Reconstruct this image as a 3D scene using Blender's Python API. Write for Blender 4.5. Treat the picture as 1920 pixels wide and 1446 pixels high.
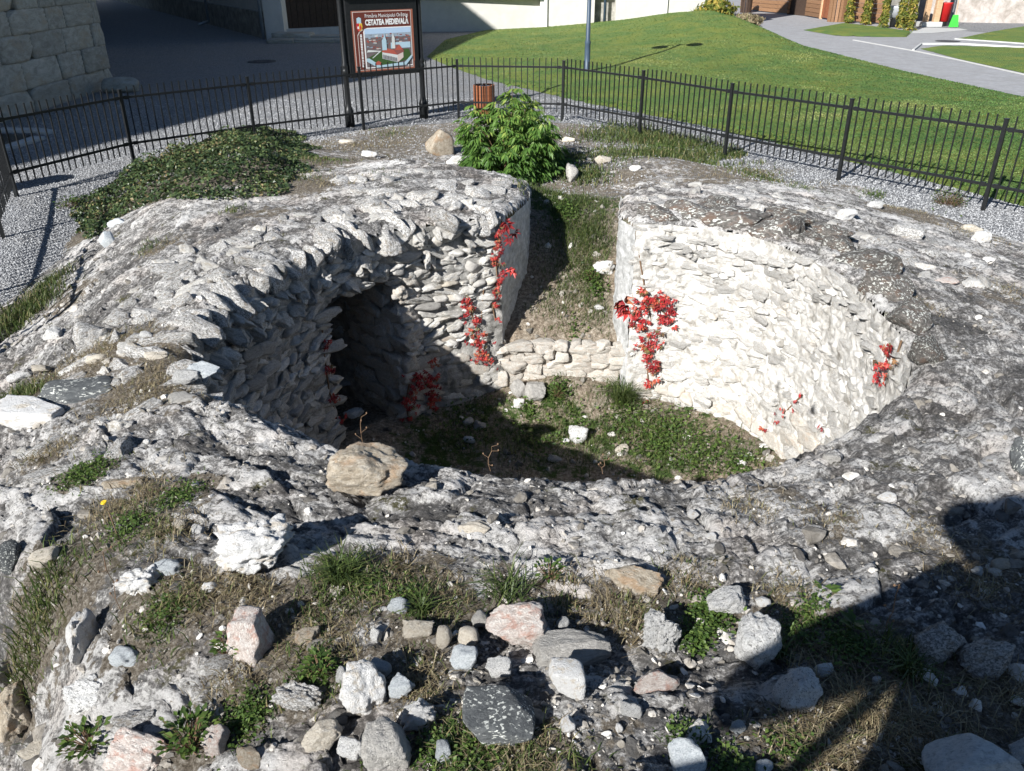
import bpy, math, random
import numpy as np
from mathutils import Vector, Matrix
for _o in list(bpy.data.objects):
    bpy.data.objects.remove(_o)
random.seed(7)
RS = np.random.RandomState(11)
S = bpy.context.scene
C = S.collection

# ------------------------------------------------------------ camera, sky, sun, exposure
FPX, PITCH, ROLL, CAMH = 1540.0, math.radians(27.4), math.radians(0.23), 2.709
cam = bpy.data.cameras.new('camera')
cam.lens = FPX / 1920 * 36.0
cam.sensor_width = 36.0
cam.clip_start = 0.02
cam.clip_end = 600
camo = bpy.data.objects.new('camera', cam)
C.objects.link(camo)
camo.location = (0, 0, CAMH)
camo.rotation_euler = (Matrix.Rotation(math.pi / 2 - PITCH, 3, 'X') @ Matrix.Rotation(-ROLL, 3, 'Z')).to_euler()
S.camera = camo

SUN_AZ, SUN_EL = math.radians(35.5), math.radians(30.5)   # azimuth the shadows point to, from +Y towards +X
sd = Vector((math.sin(SUN_AZ) * math.cos(SUN_EL), math.cos(SUN_AZ) * math.cos(SUN_EL), -math.sin(SUN_EL)))
W = bpy.data.worlds.new('World')
S.world = W
W.use_nodes = True
nt = W.node_tree
nt.nodes.clear()
wo = nt.nodes.new('ShaderNodeOutputWorld')
bg = nt.nodes.new('ShaderNodeBackground')
sky = nt.nodes.new('ShaderNodeTexSky')
sky.sky_type = 'NISHITA'
sky.sun_disc = False
sky.sun_elevation = SUN_EL
sky.sun_rotation = SUN_AZ + math.pi
sky.altitude = 250
sky.dust_density = 0.2
sky.ozone_density = 3.5
bg.inputs['Strength'].default_value = 0.05
nt.links.new(sky.outputs[0], bg.inputs[0])
nt.links.new(bg.outputs[0], wo.inputs[0])
sl = bpy.data.lights.new('sun', 'SUN')
sl.energy = 5.0
sl.angle = math.radians(0.53)
sl.color = (1.0, 0.985, 0.955)
so = bpy.data.objects.new('sun', sl)
C.objects.link(so)
so.location = (-20, -30, 30)
so.rotation_euler = sd.to_track_quat('-Z', 'Y').to_euler()
S.view_settings.view_transform = 'Standard'
S.view_settings.look = 'None'
S.view_settings.gamma = 1
S.view_settings.exposure = 0.88
S.view_settings.use_curve_mapping = False

# ------------------------------------------------------------ geometry maths
def raydir(px, py):
    """world direction seen at a spot of the 1920 x 1446 picture (used to measure the place)"""
    x = px - 960; y = 723 - py
    c, s = math.cos(-ROLL), math.sin(-ROLL)
    x, y = c * x - s * y, s * x + c * y
    cp, sp = math.cos(PITCH), math.sin(PITCH)
    return np.array((x, FPX * cp + y * sp, -FPX * sp + y * cp))
def G(px, py, z=0.0):
    d = raydir(px, py)
    t = (z - CAMH) / d[2]
    return (d[0] * t, d[1] * t, z)
def depth_at(p):
    return p[1] * math.cos(PITCH) + (CAMH - p[2]) * math.sin(PITCH)

def _h(ix, iy, iz, seed):
    n = (ix * 374761393 + iy * 668265263 + iz * 1274126177 + seed * 974634521) & 0xffffffff
    n = ((n ^ (n >> 13)) * 1274126177) & 0xffffffff
    n = n ^ (n >> 16)
    return (n & 0xffff) / 32767.5 - 1.0
def noise3(x, y, z, seed=0):
    x = np.asarray(x, float); y = np.asarray(y, float) + 0 * x; z = np.asarray(z, float) + 0 * x
    xi = np.floor(x); yi = np.floor(y); zi = np.floor(z)
    fx = x - xi; fy = y - yi; fz = z - zi
    xi = xi.astype(np.int64); yi = yi.astype(np.int64); zi = zi.astype(np.int64)
    u = fx * fx * (3 - 2 * fx); v = fy * fy * (3 - 2 * fy); w = fz * fz * (3 - 2 * fz)
    def L(dz):
        a = _h(xi, yi, zi + dz, seed); b = _h(xi + 1, yi, zi + dz, seed)
        c = _h(xi, yi + 1, zi + dz, seed); d = _h(xi + 1, yi + 1, zi + dz, seed)
        ab = a + (b - a) * u; cd = c + (d - c) * u
        return ab + (cd - ab) * v
    a = L(0)
    if np.all(fz == 0):
        return a
    return a + (L(1) - a) * w
def fbm(x, y, z, oct=4, seed=0, rough=0.5, ridged=False):
    s = 0; a = 1; tot = 0
    for k in range(oct):
        n = noise3(x * 2 ** k + 17.3 * k, y * 2 ** k - 9.1 * k, (z * 2 ** k) if not np.isscalar(z) else z, seed + k)
        if ridged: n = 1 - 2 * np.abs(n)
        s = s + a * n; tot += a; a *= rough
    return s / tot
def worley(x, y, seed=0):
    """F1, F2, id of the nearest cell"""
    xi = np.floor(x).astype(np.int64); yi = np.floor(y).astype(np.int64)
    f1 = np.full(x.shape, 9.0); f2 = np.full(x.shape, 9.0); idv = np.zeros(x.shape); til = np.zeros(x.shape)
    zero = np.zeros_like(xi)
    for dx in (-1, 0, 1):
        for dy in (-1, 0, 1):
            cx = xi + dx; cy = yi + dy
            jx = cx + 0.5 + 0.46 * _h(cx, cy, zero, seed)
            jy = cy + 0.5 + 0.46 * _h(cx, cy, zero + 1, seed)
            d = np.hypot(x - jx, y - jy)
            r = _h(cx, cy, zero + 2, seed)
            near = d < f1
            f2 = np.where(near, f1, np.minimum(f2, d))
            idv = np.where(near, r, idv)
            til = np.where(near, (x - jx) * _h(cx, cy, zero + 3, seed) + (y - jy) * _h(cx, cy, zero + 4, seed), til)
            f1 = np.where(near, d, f1)
    return f1, f2, idv, til
def sstep(a, b, x):
    t = np.clip((x - a) / (b - a), 0, 1)
    return t * t * (3 - 2 * t)

# ------------------------------------------------------------ object helpers
def tag(o, label=None, cat=None, group=None, kind=None):
    if label: o['label'] = label
    if cat: o['category'] = cat
    if group: o['group'] = group
    if kind: o['kind'] = kind
    return o
def empty(name, loc=(0, 0, 0), rz=0.0):
    o = bpy.data.objects.new(name, None)
    o.location = loc; o.rotation_euler = (0, 0, rz)
    o.empty_display_size = 0.1
    C.objects.link(o)
    return o
def mesh_np(name, V, F, mats=None, smooth=True, attrs=None, fmat=None):
    """V (n,3), F (m,k) constant-size faces"""
    me = bpy.data.meshes.new(name)
    V = np.asarray(V, np.float32); F = np.asarray(F, np.int32)
    n, m, k = len(V), len(F), F.shape[1]
    me.vertices.add(n); me.vertices.foreach_set('co', V.ravel())
    me.loops.add(m * k); me.loops.foreach_set('vertex_index', F.ravel())
    me.polygons.add(m)
    me.polygons.foreach_set('loop_start', np.arange(0, m * k, k, dtype=np.int32))
    me.polygons.foreach_set('use_smooth', np.full(m, smooth, bool))
    for mt in (mats or []): me.materials.append(mt)
    if fmat is not None: me.polygons.foreach_set('material_index', np.asarray(fmat, np.int32))
    me.update(calc_edges=True)
    for an, av in (attrs or {}).items():
        a = me.attributes.new(an, 'FLOAT', 'POINT')
        a.data.foreach_set('value', np.asarray(av, np.float32))
    me.validate()
    return me
def link(name, me, parent=None, loc=None, rot=None, scale=None):
    o = bpy.data.objects.new(name, me)
    C.objects.link(o)
    if parent is not None: o.parent = parent
    if loc is not None: o.location = loc
    if rot is not None: o.rotation_euler = rot
    if scale is not None: o.scale = scale
    return o
class MB:
    """collects simple solids, then links them as one mesh"""
    def __init__(s): s.v = []; s.f = []; s.m = []
    def add(s, vs, fs, mi=0):
        b = len(s.v); s.v += [tuple(v) for v in vs]; s.f += [tuple(i + b for i in f) for f in fs]; s.m += [mi] * len(fs)
        return s
    def box(s, c, d, rz=0, mi=0, M=None):
        x, y, z = d[0] / 2, d[1] / 2, d[2] / 2
        ca, sa = math.cos(rz), math.sin(rz)
        vs = []
        for p in ((-x, -y, -z), (x, -y, -z), (x, y, -z), (-x, y, -z), (-x, -y, z), (x, -y, z), (x, y, z), (-x, y, z)):
            if M is not None: q = M @ Vector(p); vs.append((q.x + c[0], q.y + c[1], q.z + c[2]))
            else: vs.append((c[0] + ca * p[0] - sa * p[1], c[1] + sa * p[0] + ca * p[1], c[2] + p[2]))
        return s.add(vs, [(0, 3, 2, 1), (4, 5, 6, 7), (0, 1, 5, 4), (1, 2, 6, 5), (2, 3, 7, 6), (3, 0, 4, 7)], mi)
    def bar(s, a, b, r, n=8, r2=None, mi=0, cap=True, tw=0):
        a = Vector(a); b = Vector(b); d = (b - a).normalized()
        u = d.cross(Vector((0, 0, 1)) if abs(d.z) < .99 else Vector((0, 1, 0))).normalized(); w = d.cross(u)
        r2 = r if r2 is None else r2
        vs = []
        for p, rr in ((a, r), (b, r2)):
            for k in range(n):
                t = 2 * math.pi * k / n + tw
                vs.append(p + u * math.cos(t) * rr + w * math.sin(t) * rr)
        fs = [(k, (k + 1) % n, n + (k + 1) % n, n + k) for k in range(n)]
        if cap: fs += [tuple(range(n))[::-1], tuple(range(n, 2 * n))]
        return s.add(vs, fs, mi)
    def lathe(s, c, prof, n=14, mi=0):
        vs = []; fs = []
        for r, z in prof:
            for k in range(n):
                t = 2 * math.pi * k / n
                vs.append((c[0] + r * math.cos(t), c[1] + r * math.sin(t), c[2] + z))
        for j in range(len(prof) - 1):
            for k in range(n):
                a = j * n + k; b = j * n + (k + 1) % n
                fs.append((a, b, b + n, a + n))
        fs += [tuple(range(n))[::-1], tuple(range((len(prof) - 1) * n, len(prof) * n))]
        return s.add(vs, fs, mi)
    def prism(s, poly, z0, z1, mi=0):
        n = len(poly)
        vs = [(p[0], p[1], z0) for p in poly] + [(p[0], p[1], z1) for p in poly]
        fs = [(k, (k + 1) % n, n + (k + 1) % n, n + k) for k in range(n)] + [tuple(range(n))[::-1], tuple(range(n, 2 * n))]
        return s.add(vs, fs, mi)
    def mesh(s, name, mats, smooth=False, bevel=0):
        me = bpy.data.meshes.new(name)
        me.from_pydata(s.v, [], s.f)
        for m in (mats if isinstance(mats, (list, tuple)) else [mats]): me.materials.append(m)
        me.polygons.foreach_set('material_index', s.m)
        me.polygons.foreach_set('use_smooth', [smooth] * len(me.polygons))
        me.update()
        return me
    def build(s, name, mats, parent=None, smooth=False, bevel=0):
        o = link(name, s.mesh(name, mats, smooth), parent)
        if bevel:
            md = o.modifiers.new('bevel', 'BEVEL'); md.width = bevel; md.segments = 2; md.limit_method = 'ANGLE'
        return o

# ------------------------------------------------------------ materials
class NT:
    def __init__(s, name):
        s.m = bpy.data.materials.new(name); s.m.use_nodes = True
        s.t = s.m.node_tree; s.b = s.t.nodes['Principled BSDF']
        s.b.inputs['Specular IOR Level'].default_value = 0.25
    def n(s, typ, **kw):
        n = s.t.nodes.new(typ)
        for k, v in kw.items():
            if k in n.inputs.keys(): n.inputs[k].default_value = v
            else: setattr(n, k, v)
        return n
    def l(s, a, b): s.t.links.new(a, b)
    def coord(s, kind='Object'):
        return s.n('ShaderNodeTexCoord').outputs[kind]
    def noise(s, co, scale, detail=5, rough=.6, dist=0.0):
        n = s.n('ShaderNodeTexNoise'); n.inputs['Scale'].default_value = scale
        n.inputs['Detail'].default_value = detail; n.inputs['Roughness'].default_value = rough
        n.inputs['Distortion'].default_value = dist
        s.l(co, n.inputs['Vector'])
        return n.outputs['Fac']
    def vor(s, co, scale, out='Distance', feature='F1'):
        n = s.n('ShaderNodeTexVoronoi'); n.feature = feature; n.inputs['Scale'].default_value = scale
        s.l(co, n.inputs['Vector'])
        return n.outputs[out]
    def ramp(s, fac, stops, interp='LINEAR'):
        r = s.n('ShaderNodeValToRGB'); r.color_ramp.interpolation = interp
        e = r.color_ramp.elements
        while len(e) < len(stops): e.new(0.5)
        for i, (p, c) in enumerate(stops):
            e[i].position = p
            if not hasattr(c, '__len__'): c = (c, c, c)
            e[i].color = (*c[:3], 1)
        s.l(fac, r.inputs[0])
        return r.outputs[0]
    def mix(s, fac, a, b, blend='MIX'):
        m = s.n('ShaderNodeMix'); m.data_type = 'RGBA'; m.blend_type = blend
        for sock, v in ((m.inputs[0], fac), (m.inputs[6], a), (m.inputs[7], b)):
            if hasattr(v, 'is_linked') or hasattr(v, 'links'): s.l(v, sock)
            elif hasattr(v, '__len__'): sock.default_value = (*v[:3], 1)
            else: sock.default_value = v if sock == m.inputs[0] else (v, v, v, 1)
        return m.outputs[2]
    def math(s, op, a, b=0.0, c=None):
        m = s.n('ShaderNodeMath'); m.operation = op
        for i, v in enumerate((a, b, c)):
            if v is None: continue
            if hasattr(v, 'links'): s.l(v, m.inputs[i])
            else: m.inputs[i].default_value = v
        return m.outputs[0]
    def attr(s, name):
        a = s.n('ShaderNodeAttribute'); a.attribute_name = name
        return a.outputs['Fac']
    def attrvec(s):
        c = s.n('ShaderNodeCombineXYZ'); s.l(s.attr('ringu'), c.inputs[0]); s.l(s.attr('ringv'), c.inputs[1]); return c.outputs[0]
    def rnd(s): return s.n('ShaderNodeObjectInfo').outputs['Random']
    def addvec(s, co, val, k):
        m = s.n('ShaderNodeVectorMath'); m.operation = 'ADD'
        c = s.n('ShaderNodeCombineXYZ')
        v = s.math('MULTIPLY', val, k)
        for i in range(3): s.l(v, c.inputs[i])
        s.l(co, m.inputs[0]); s.l(c.outputs[0], m.inputs[1])
        return m.outputs[0]
    def scalevec(s, co, v):
        m = s.n('ShaderNodeMapping'); m.inputs['Scale'].default_value = v
        s.l(co, m.inputs['Vector']); return m.outputs[0]
    def out(s, col, rough=.85, bump=None, strength=.5, dist=.01):
        if hasattr(col, 'links'): s.l(col, s.b.inputs['Base Color'])
        else: s.b.inputs['Base Color'].default_value = (*col, 1)
        if hasattr(rough, 'links'): s.l(rough, s.b.inputs['Roughness'])
        else: s.b.inputs['Roughness'].default_value = rough
        if bump is not None:
            bb = s.n('ShaderNodeBump'); bb.inputs['Strength'].default_value = strength; bb.inputs['Distance'].default_value = dist
            s.l(bump, bb.inputs['Height']); s.l(bb.outputs[0], s.b.inputs['Normal'])
        return s.m

def plain(name, col, rough=.6, metal=0.0, var=.12, scale=6, bump=0.15):
    k = NT(name); co = k.coord()
    n = k.noise(co, scale, 6)
    c = k.mix(n, tuple(x * (1 - var * 2) for x in col), tuple(min(1, x * (1 + var * 2)) for x in col))
    k.b.inputs['Metallic'].default_value = metal
    return k.out(c, rough, k.noise(co, scale * 8, 4), bump, .004)

def rockmat(name, dark, mid, light, stops=(.3, .5, .68), scale=7.0, tint=None, lichen=0.0, spots=0.0, bump=.9, perobj=.25, vein=None):
    k = NT(name); co = k.coord()
    co = k.addvec(co, k.rnd(), 37.0)
    n = k.noise(co, scale, 9, .68, .6)
    c = k.ramp(n, [(stops[0], dark), (stops[1], mid), (stops[2], light)])
    n2 = k.noise(co, scale * .35, 4, .6)
    if tint: c = k.mix(k.ramp(n2, [(.52, 0), (.64, 1)]), c, k.mix(.6, c, tint))
    if vein: c = k.mix(k.ramp(k.noise(k.scalevec(co, (1, 1, 5)), scale * .8, 5, .6, 1.5), [(.47, 0), (.5, .8), (.53, 0)]), c, vein)
    if lichen:
        l = k.noise(co, scale * 1.1, 7, .75, .8)
        c = k.mix(k.ramp(l, [(.62 - lichen * .2, 0), (.66 - lichen * .2, 1)]), c, (.15, .145, .135))
    if spots:
        msk = k.math('MULTIPLY', k.ramp(k.noise(co, 9, 3, .45, .3), [(.56, 0), (.585, 1)]), k.ramp(k.noise(co, 2.2, 3), [(.5 - spots * .08, 0), (.58 - spots * .08, .85)]))
        c = k.mix(msk, c, (.62, .63, .58))
    c = k.mix(1.0, c, k.ramp(k.rnd(), [(0, 1 - perobj), (1, 1 + perobj * .6)]), 'MULTIPLY')
    bh = k.math('ADD', k.noise(co, scale * 2.2, 8, .7, .3), k.math('MULTIPLY', k.noise(co, scale * 9, 5, .7), .3))
    return k.out(c, .9, bh, bump, .02)
NT.mixco = lambda s, co, k: (lambda m, n: (s.l(co, m.inputs[0]), s.l(n, m.inputs[1]), m.outputs[0])[2])(
    (lambda mm: (setattr(mm, 'operation', 'ADD'), mm)[1])(s.n('ShaderNodeVectorMath')),
    (lambda nn: (nn.inputs['Scale'].__setattr__('default_value', 30), s.l(co, nn.inputs['Vector']),
     (lambda sc: (setattr(sc, 'operation', 'SCALE'), s.l(nn.outputs['Color'], sc.inputs[0]), sc.inputs['Scale'].__setattr__('default_value', k), sc.outputs[0])[3])(s.n('ShaderNodeVectorMath')))[2])(s.n('ShaderNodeTexNoise')))

M = {}
M['white_rock'] = rockmat('white_rock', (.42, .4, .37), (.8, .785, .76), (.88, .87, .85), (.26, .4, .55), 6, tint=(.6, .5, .36))
M['white_lichen_rock'] = rockmat('white_lichen_rock', (.26, .255, .245), (.7, .69, .665), (.84, .83, .81), (.3, .44, .58), 8, lichen=.3)
M['cream_rock'] = rockmat('cream_rock', (.42, .36, .28), (.6, .54, .45), (.7, .66, .58), (.3, .5, .7), 4)
M['tan_rock'] = rockmat('tan_rock', (.22, .18, .13), (.42, .36, .28), (.55, .5, .42), (.3, .5, .68), 5, tint=(.4, .25, .14))
M['grey_rock'] = rockmat('grey_rock', (.22, .21, .195), (.42, .4, .37), (.56, .54, .5), (.3, .5, .7), 5, vein=(.5, .48, .45))
M['blue_rock'] = rockmat('blue_rock', (.34, .37, .39), (.62, .66, .68), (.8, .82, .83), (.3, .48, .68), 7)
M['pink_rock'] = rockmat('pink_rock', (.38, .3, .26), (.62, .54, .49), (.76, .72, .67), (.3, .48, .64), 6, tint=(.5, .24, .17))
M['slate_rock'] = rockmat('slate_rock', (.05, .053, .056), (.085, .09, .092), (.14, .145, .145), (.3, .5, .7), 5, spots=.5, bump=.5)
M['cap_rock'] = rockmat('cap_rock', (.055, .052, .047), (.12, .11, .1), (.23, .21, .19), (.32, .5, .68), 6, tint=(.16, .1, .07), spots=1.0)
M['vault_rock'] = rockmat('vault_rock', (.1, .098, .095), (.34, .33, .315), (.76, .745, .72), (.34, .46, .56), 9, lichen=.3, tint=(.3, .24, .17))
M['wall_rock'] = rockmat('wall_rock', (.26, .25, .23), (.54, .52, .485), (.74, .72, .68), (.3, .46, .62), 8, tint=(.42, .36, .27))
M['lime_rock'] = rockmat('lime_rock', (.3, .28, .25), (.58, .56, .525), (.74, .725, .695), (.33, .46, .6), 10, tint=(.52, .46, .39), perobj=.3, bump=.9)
M['low_rock'] = rockmat('low_rock', (.28, .255, .22), (.46, .425, .375), (.6, .57, .52), (.3, .48, .66), 7, tint=(.45, .36, .28), perobj=.2, bump=.6)

def terrainmat():
    k = NT('ruin_top'); co = k.coord()
    soil = k.attr('soil'); cell = k.attr('cell'); crk = k.attr('lay')
    big = k.noise(co, 1.6, 5, .6, .4)
    n = k.noise(co, 17, 10, .74, .7)
    fine = k.noise(co, 62, 8, .75, .3)
    sv = k.scalevec(co, (1, 1, 1))
    streak = k.noise(k.attrvec(), 1.0, 8, .72, .5)
    mixn = k.math('ADD', k.math('ADD', k.math('MULTIPLY', n, .34), k.math('MULTIPLY', fine, .36)), k.math('MULTIPLY', streak, .3))
    mixn = k.math('ADD', mixn, k.math('MULTIPLY', k.math('SUBTRACT', cell, .5), .13))
    mixn = k.math('ADD', mixn, k.math('MULTIPLY', k.math('SUBTRACT', big, .5), .12))
    mixn = k.math('ADD', mixn, k.math('MULTIPLY', crk, .04))
    rock = k.ramp(mixn, [(.37, (.055, .052, .05)), (.45, (.13, .124, .118)), (.487, (.225, .215, .207)), (.513, (.42, .405, .385)), (.546, (.68, .66, .635)), (.65, (.82, .8, .775))])
    warm = k.ramp(k.noise(co, 2.3, 3), [(.5, 0), (.66, .4)])
    rock = k.mix(warm, rock, k.mix(1, rock, (1.0, .87, .78), 'MULTIPLY'))
    ps = k.noise(co, 12, 6, .7)
    s1 = k.ramp(k.noise(co, 55, 8, .8), [(.34, (.055, .045, .033)), (.46, (.14, .115, .085)), (.56, (.27, .235, .19)), (.64, (.5, .46, .4))])
    f = k.math('ADD', soil, k.math('MULTIPLY', k.math('SUBTRACT', ps, .5), 2.4))
    f = k.ramp(f, [(.42, 0), (.58, 1)])
    c = k.mix(f, rock, s1)
    moss = k.math('MULTIPLY', k.ramp(k.noise(co, 5, 6, .65), [(.6, 0), (.66, 1)]), k.ramp(k.noise(co, 60, 3), [(.42, 0), (.52, .9)]))
    c = k.mix(moss, c, (.075, .07, .018))
    chips = k.vor(co, 48)
    cid = k.vor(co, 48, 'Color')
    sep = k.n('ShaderNodeSeparateColor'); k.l(cid, sep.inputs[0])
    ch = k.math('MULTIPLY', k.ramp(sep.outputs[0], [(.86, 0), (.88, .7)]), k.ramp(k.math('ADD', chips, k.math('MULTIPLY', k.noise(co, 160, 3), .4)), [(.42, 1), (.5, 0)]))
    c = k.mix(ch, c, (.62, .59, .54))
    bh = k.math('ADD', k.math('ADD', k.noise(co, 26, 10, .8), k.math('MULTIPLY', k.noise(co, 120, 6, .8), .3)), k.math('MULTIPLY', ch, .25))
    return k.out(c, .95, bh, 1.0, .035)
M['ruin_top'] = terrainmat()

def soilmat():
    k = NT('soil'); co = k.coord()
    n = k.noise(co, 30, 9, .78, .3); b = k.noise(co, 2.5, 4)
    c = k.ramp(n, [(.34, (.06, .048, .034)), (.48, (.2, .165, .125)), (.6, (.36, .315, .255)), (.68, (.6, .56, .5))])
    g = k.attr('green')
    f = k.ramp(k.math('ADD', g, k.math('MULTIPLY', k.math('SUBTRACT', k.noise(co, 9, 6, .7), .5), 1.4)), [(.45, 0), (.6, 1)])
    c = k.mix(f, c, k.ramp(n, [(.3, (.016, .03, .008)), (.6, (.06, .1, .022))]))
    c = k.mix(k.ramp(b, [(.4, 0), (.7, .4)]), c, k.mix(1, c, (1.0, .8, .62), 'MULTIPLY'))
    return k.out(c, .95, k.noise(co, 40, 9, .75), .9, .03)
M['soil'] = soilmat()
def mortarmat(name, a, b, c3, scale=9):
    k = NT(name); co = k.coord()
    n = k.noise(co, scale, 9, .7, .4)
    c = k.ramp(n, [(.34, a), (.5, b), (.64, c3)])
    return k.out(c, .93, k.math('ADD', k.noise(co, 30, 8, .75), k.noise(co, 8, 5, .7)), .9, .02)
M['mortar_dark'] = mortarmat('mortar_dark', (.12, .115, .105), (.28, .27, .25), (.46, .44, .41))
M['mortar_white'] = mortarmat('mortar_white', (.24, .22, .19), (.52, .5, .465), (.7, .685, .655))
M['mortar_tan'] = mortarmat('mortar_tan', (.19, .165, .135), (.34, .3, .26), (.5, .46, .41))
M['render_grey'] = mortarmat('render_grey', (.3, .3, .29), (.44, .44, .43), (.6, .6, .59), 14)

def gravelmat():
    k = NT('gravel'); co = k.coord()
    v = k.vor(co, 42, 'Color'); sep = k.n('ShaderNodeSeparateColor'); k.l(v, sep.inputs[0])
    d = k.vor(co, 42)
    c = k.ramp(sep.outputs[0], [(0, (.2, .205, .215)), (.5, (.3, .305, .315)), (1, (.46, .465, .47))])
    c = k.mix(k.ramp(d, [(.3, 0), (.75, .75)]), c, (.1, .1, .105))
    c = k.mix(k.ramp(k.noise(co, .9, 5, .6), [(.45, 0), (.75, .35)]), c, (.3, .28, .25))
    h = k.math('SUBTRACT', 1.0, d)
    return k.out(c, .9, h, 1.0, .03)
M['gravel'] = gravelmat()
def pebblemat():
    k = NT('gravel_pebble')
    r = k.attr('rnd')
    return k.out(k.ramp(r, [(0, (.22, .225, .235)), (.5, (.33, .335, .345)), (1, (.46, .465, .47))]), .85)
M['pebble'] = pebblemat()
def chipmat():
    k = NT('stone_chip'); r = k.attr('rnd'); co = k.coord()
    c = k.ramp(r, [(0, (.1, .095, .09)), (.45, (.26, .24, .21)), (.75, (.45, .42, .38)), (1, (.76, .74, .7))])
    c = k.mix(k.ramp(k.noise(co, 30, 6, .7), [(.4, 0), (.6, .7)]), c, k.mix(1, c, (.5, .47, .43), 'MULTIPLY'))
    return k.out(c, .92, k.noise(co, 50, 6, .7), .7, .01)
M['chip'] = chipmat()
def lawnmat():
    k = NT('lawn'); co = k.coord()
    n = k.noise(co, 1.1, 5, .6, .5); f = k.noise(co, 38, 6, .8)
    c = k.ramp(f, [(.3, (.07, .13, .03)), (.55, (.12, .2, .05)), (.75, (.2, .27, .08))])
    c = k.mix(k.ramp(n, [(.4, 0), (.62, 1)]), c, k.mix(1, c, (1.7, 1.2, 1.0), 'MULTIPLY'))
    return k.out(c, .9, f, 1.0, .05)
M['lawn'] = lawnmat()
def leafmat(name, stops, rough=.5, trans=.25):
    k = NT(name); r = k.attr('rnd')
    c = k.ramp(r, stops)
    tb = k.n('ShaderNodeBsdfTranslucent'); k.l(c, tb.inputs[0])
    k.out(c, rough)
    mx = k.n('ShaderNodeMixShader'); mx.inputs[0].default_value = trans
    o = [n for n in k.t.nodes if n.type == 'OUTPUT_MATERIAL'][0]
    k.l(k.b.outputs[0], mx.inputs[1]); k.l(tb.outputs[0], mx.inputs[2]); k.l(mx.outputs[0], o.inputs[0])
    return k.m
M['grass_green'] = leafmat('grass_green', [(0, (.035, .055, .016)), (.5, (.07, .105, .028)), (.8, (.13, .155, .05)), (1, (.26, .21, .11))])
M['lawn_blade'] = leafmat('lawn_blade', [(0, (.05, .125, .03)), (.5, (.11, .2, .05)), (1, (.3, .32, .11))])
M['grass_dry'] = leafmat('grass_dry', [(0, (.09, .07, .04)), (.4, (.2, .155, .09)), (.8, (.36, .3, .19)), (1, (.09, .11, .03))])
M['weed'] = leafmat('weed', [(0, (.03, .055, .014)), (.5, (.065, .115, .025)), (1, (.12, .17, .04))])
M['ivy'] = leafmat('ivy', [(0, (.025, .045, .02)), (.5, (.055, .085, .034)), (.85, (.12, .15, .055)), (1, (.24, .19, .1))], .38, .15)
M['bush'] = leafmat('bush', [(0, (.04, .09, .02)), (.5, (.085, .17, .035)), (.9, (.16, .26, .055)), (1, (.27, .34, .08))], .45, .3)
M['red_leaf'] = leafmat('red_leaf', [(0, (.2, .012, .018)), (.6, (.42, .03, .035)), (1, (.5, .09, .04))], .45, .3)
def redobj():
    k = NT('creeper_leaf')
    c = k.ramp(k.rnd(), [(0, (.14, .014, .016)), (.35, (.3, .022, .026)), (.7, (.42, .05, .04)), (.88, (.36, .12, .06)), (.95, (.14, .13, .05)), (1, (.1, .05, .03))])
    k.out(c, .45)
    return k.m
M['creeper_leaf'] = redobj()
M['conifer'] = leafmat('conifer', [(0, (.05, .075, .012)), (.5, (.13, .15, .025)), (1, (.34, .25, .05))], .6, .2)
M['stem'] = plain('stem', (.16, .1, .06), .8)
M['metal_black'] = plain('metal_black', (.014, .015, .016), .38, .0, .3, 20, .1)
M['metal_blue'] = plain('metal_blue', (.05, .075, .11), .4, .0, .15)
M['metal_zinc'] = plain('metal_zinc', (.3, .34, .38), .4, .5)
M['stucco'] = plain('stucco', (.5, .48, .44), .9, 0, .1, 3, .5)
M['stucco_light'] = plain('stucco_light', (.62, .6, .56), .9, 0, .08, 3, .5)
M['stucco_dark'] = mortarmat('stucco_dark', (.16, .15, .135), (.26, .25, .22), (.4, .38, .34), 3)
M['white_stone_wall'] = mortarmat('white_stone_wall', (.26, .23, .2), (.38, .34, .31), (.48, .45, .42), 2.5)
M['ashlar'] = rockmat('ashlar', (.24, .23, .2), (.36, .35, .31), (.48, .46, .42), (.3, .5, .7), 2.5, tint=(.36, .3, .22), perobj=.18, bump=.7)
M['wood_dark'] = plain('wood_dark', (.055, .035, .025), .7, 0, .3, 12)
def woodmat(name, a, b):
    k = NT(name); co = k.coord()
    n = k.noise(k.scalevec(co, (1, 1, 14)), 5, 6, .6, .4)
    c = k.ramp(n, [(.35, a), (.65, b)])
    c = k.mix(1.0, c, k.ramp(k.rnd(), [(0, .8), (1, 1.15)]), 'MULTIPLY')
    return k.out(c, .6, n, .3, .004)
M['wood_board'] = woodmat('wood_board', (.17, .09, .045), (.3, .17, .095))
M['wood_red'] = woodmat('wood_red', (.16, .055, .025), (.3, .11, .05))
M['wood_pale'] = woodmat('wood_pale', (.4, .25, .14), (.58, .4, .25))
def pavemat():
    k = NT('paving'); co = k.coord()
    v = k.n('ShaderNodeTexBrick'); v.inputs['Scale'].default_value = 4.5
    v.inputs['Color1'].default_value = (.3, .3, .31, 1); v.inputs['Color2'].default_value = (.37, .37, .38, 1); v.inputs['Mortar'].default_value = (.2, .2, .2, 1)
    v.inputs['Mortar Size'].default_value = .012
    k.l(co, v.inputs['Vector'])
    c = k.mix(k.ramp(k.noise(co, 2.2, 8, .7), [(.4, 0), (.65, .45)]), v.outputs['Color'], (.2, .19, .18))
    return k.out(c, .8, k.noise(co, 40, 4), .3, .01)
M['paving'] = pavemat()
M['concrete'] = plain('concrete', (.45, .45, .44), .85, 0, .1, 4, .3)

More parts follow.
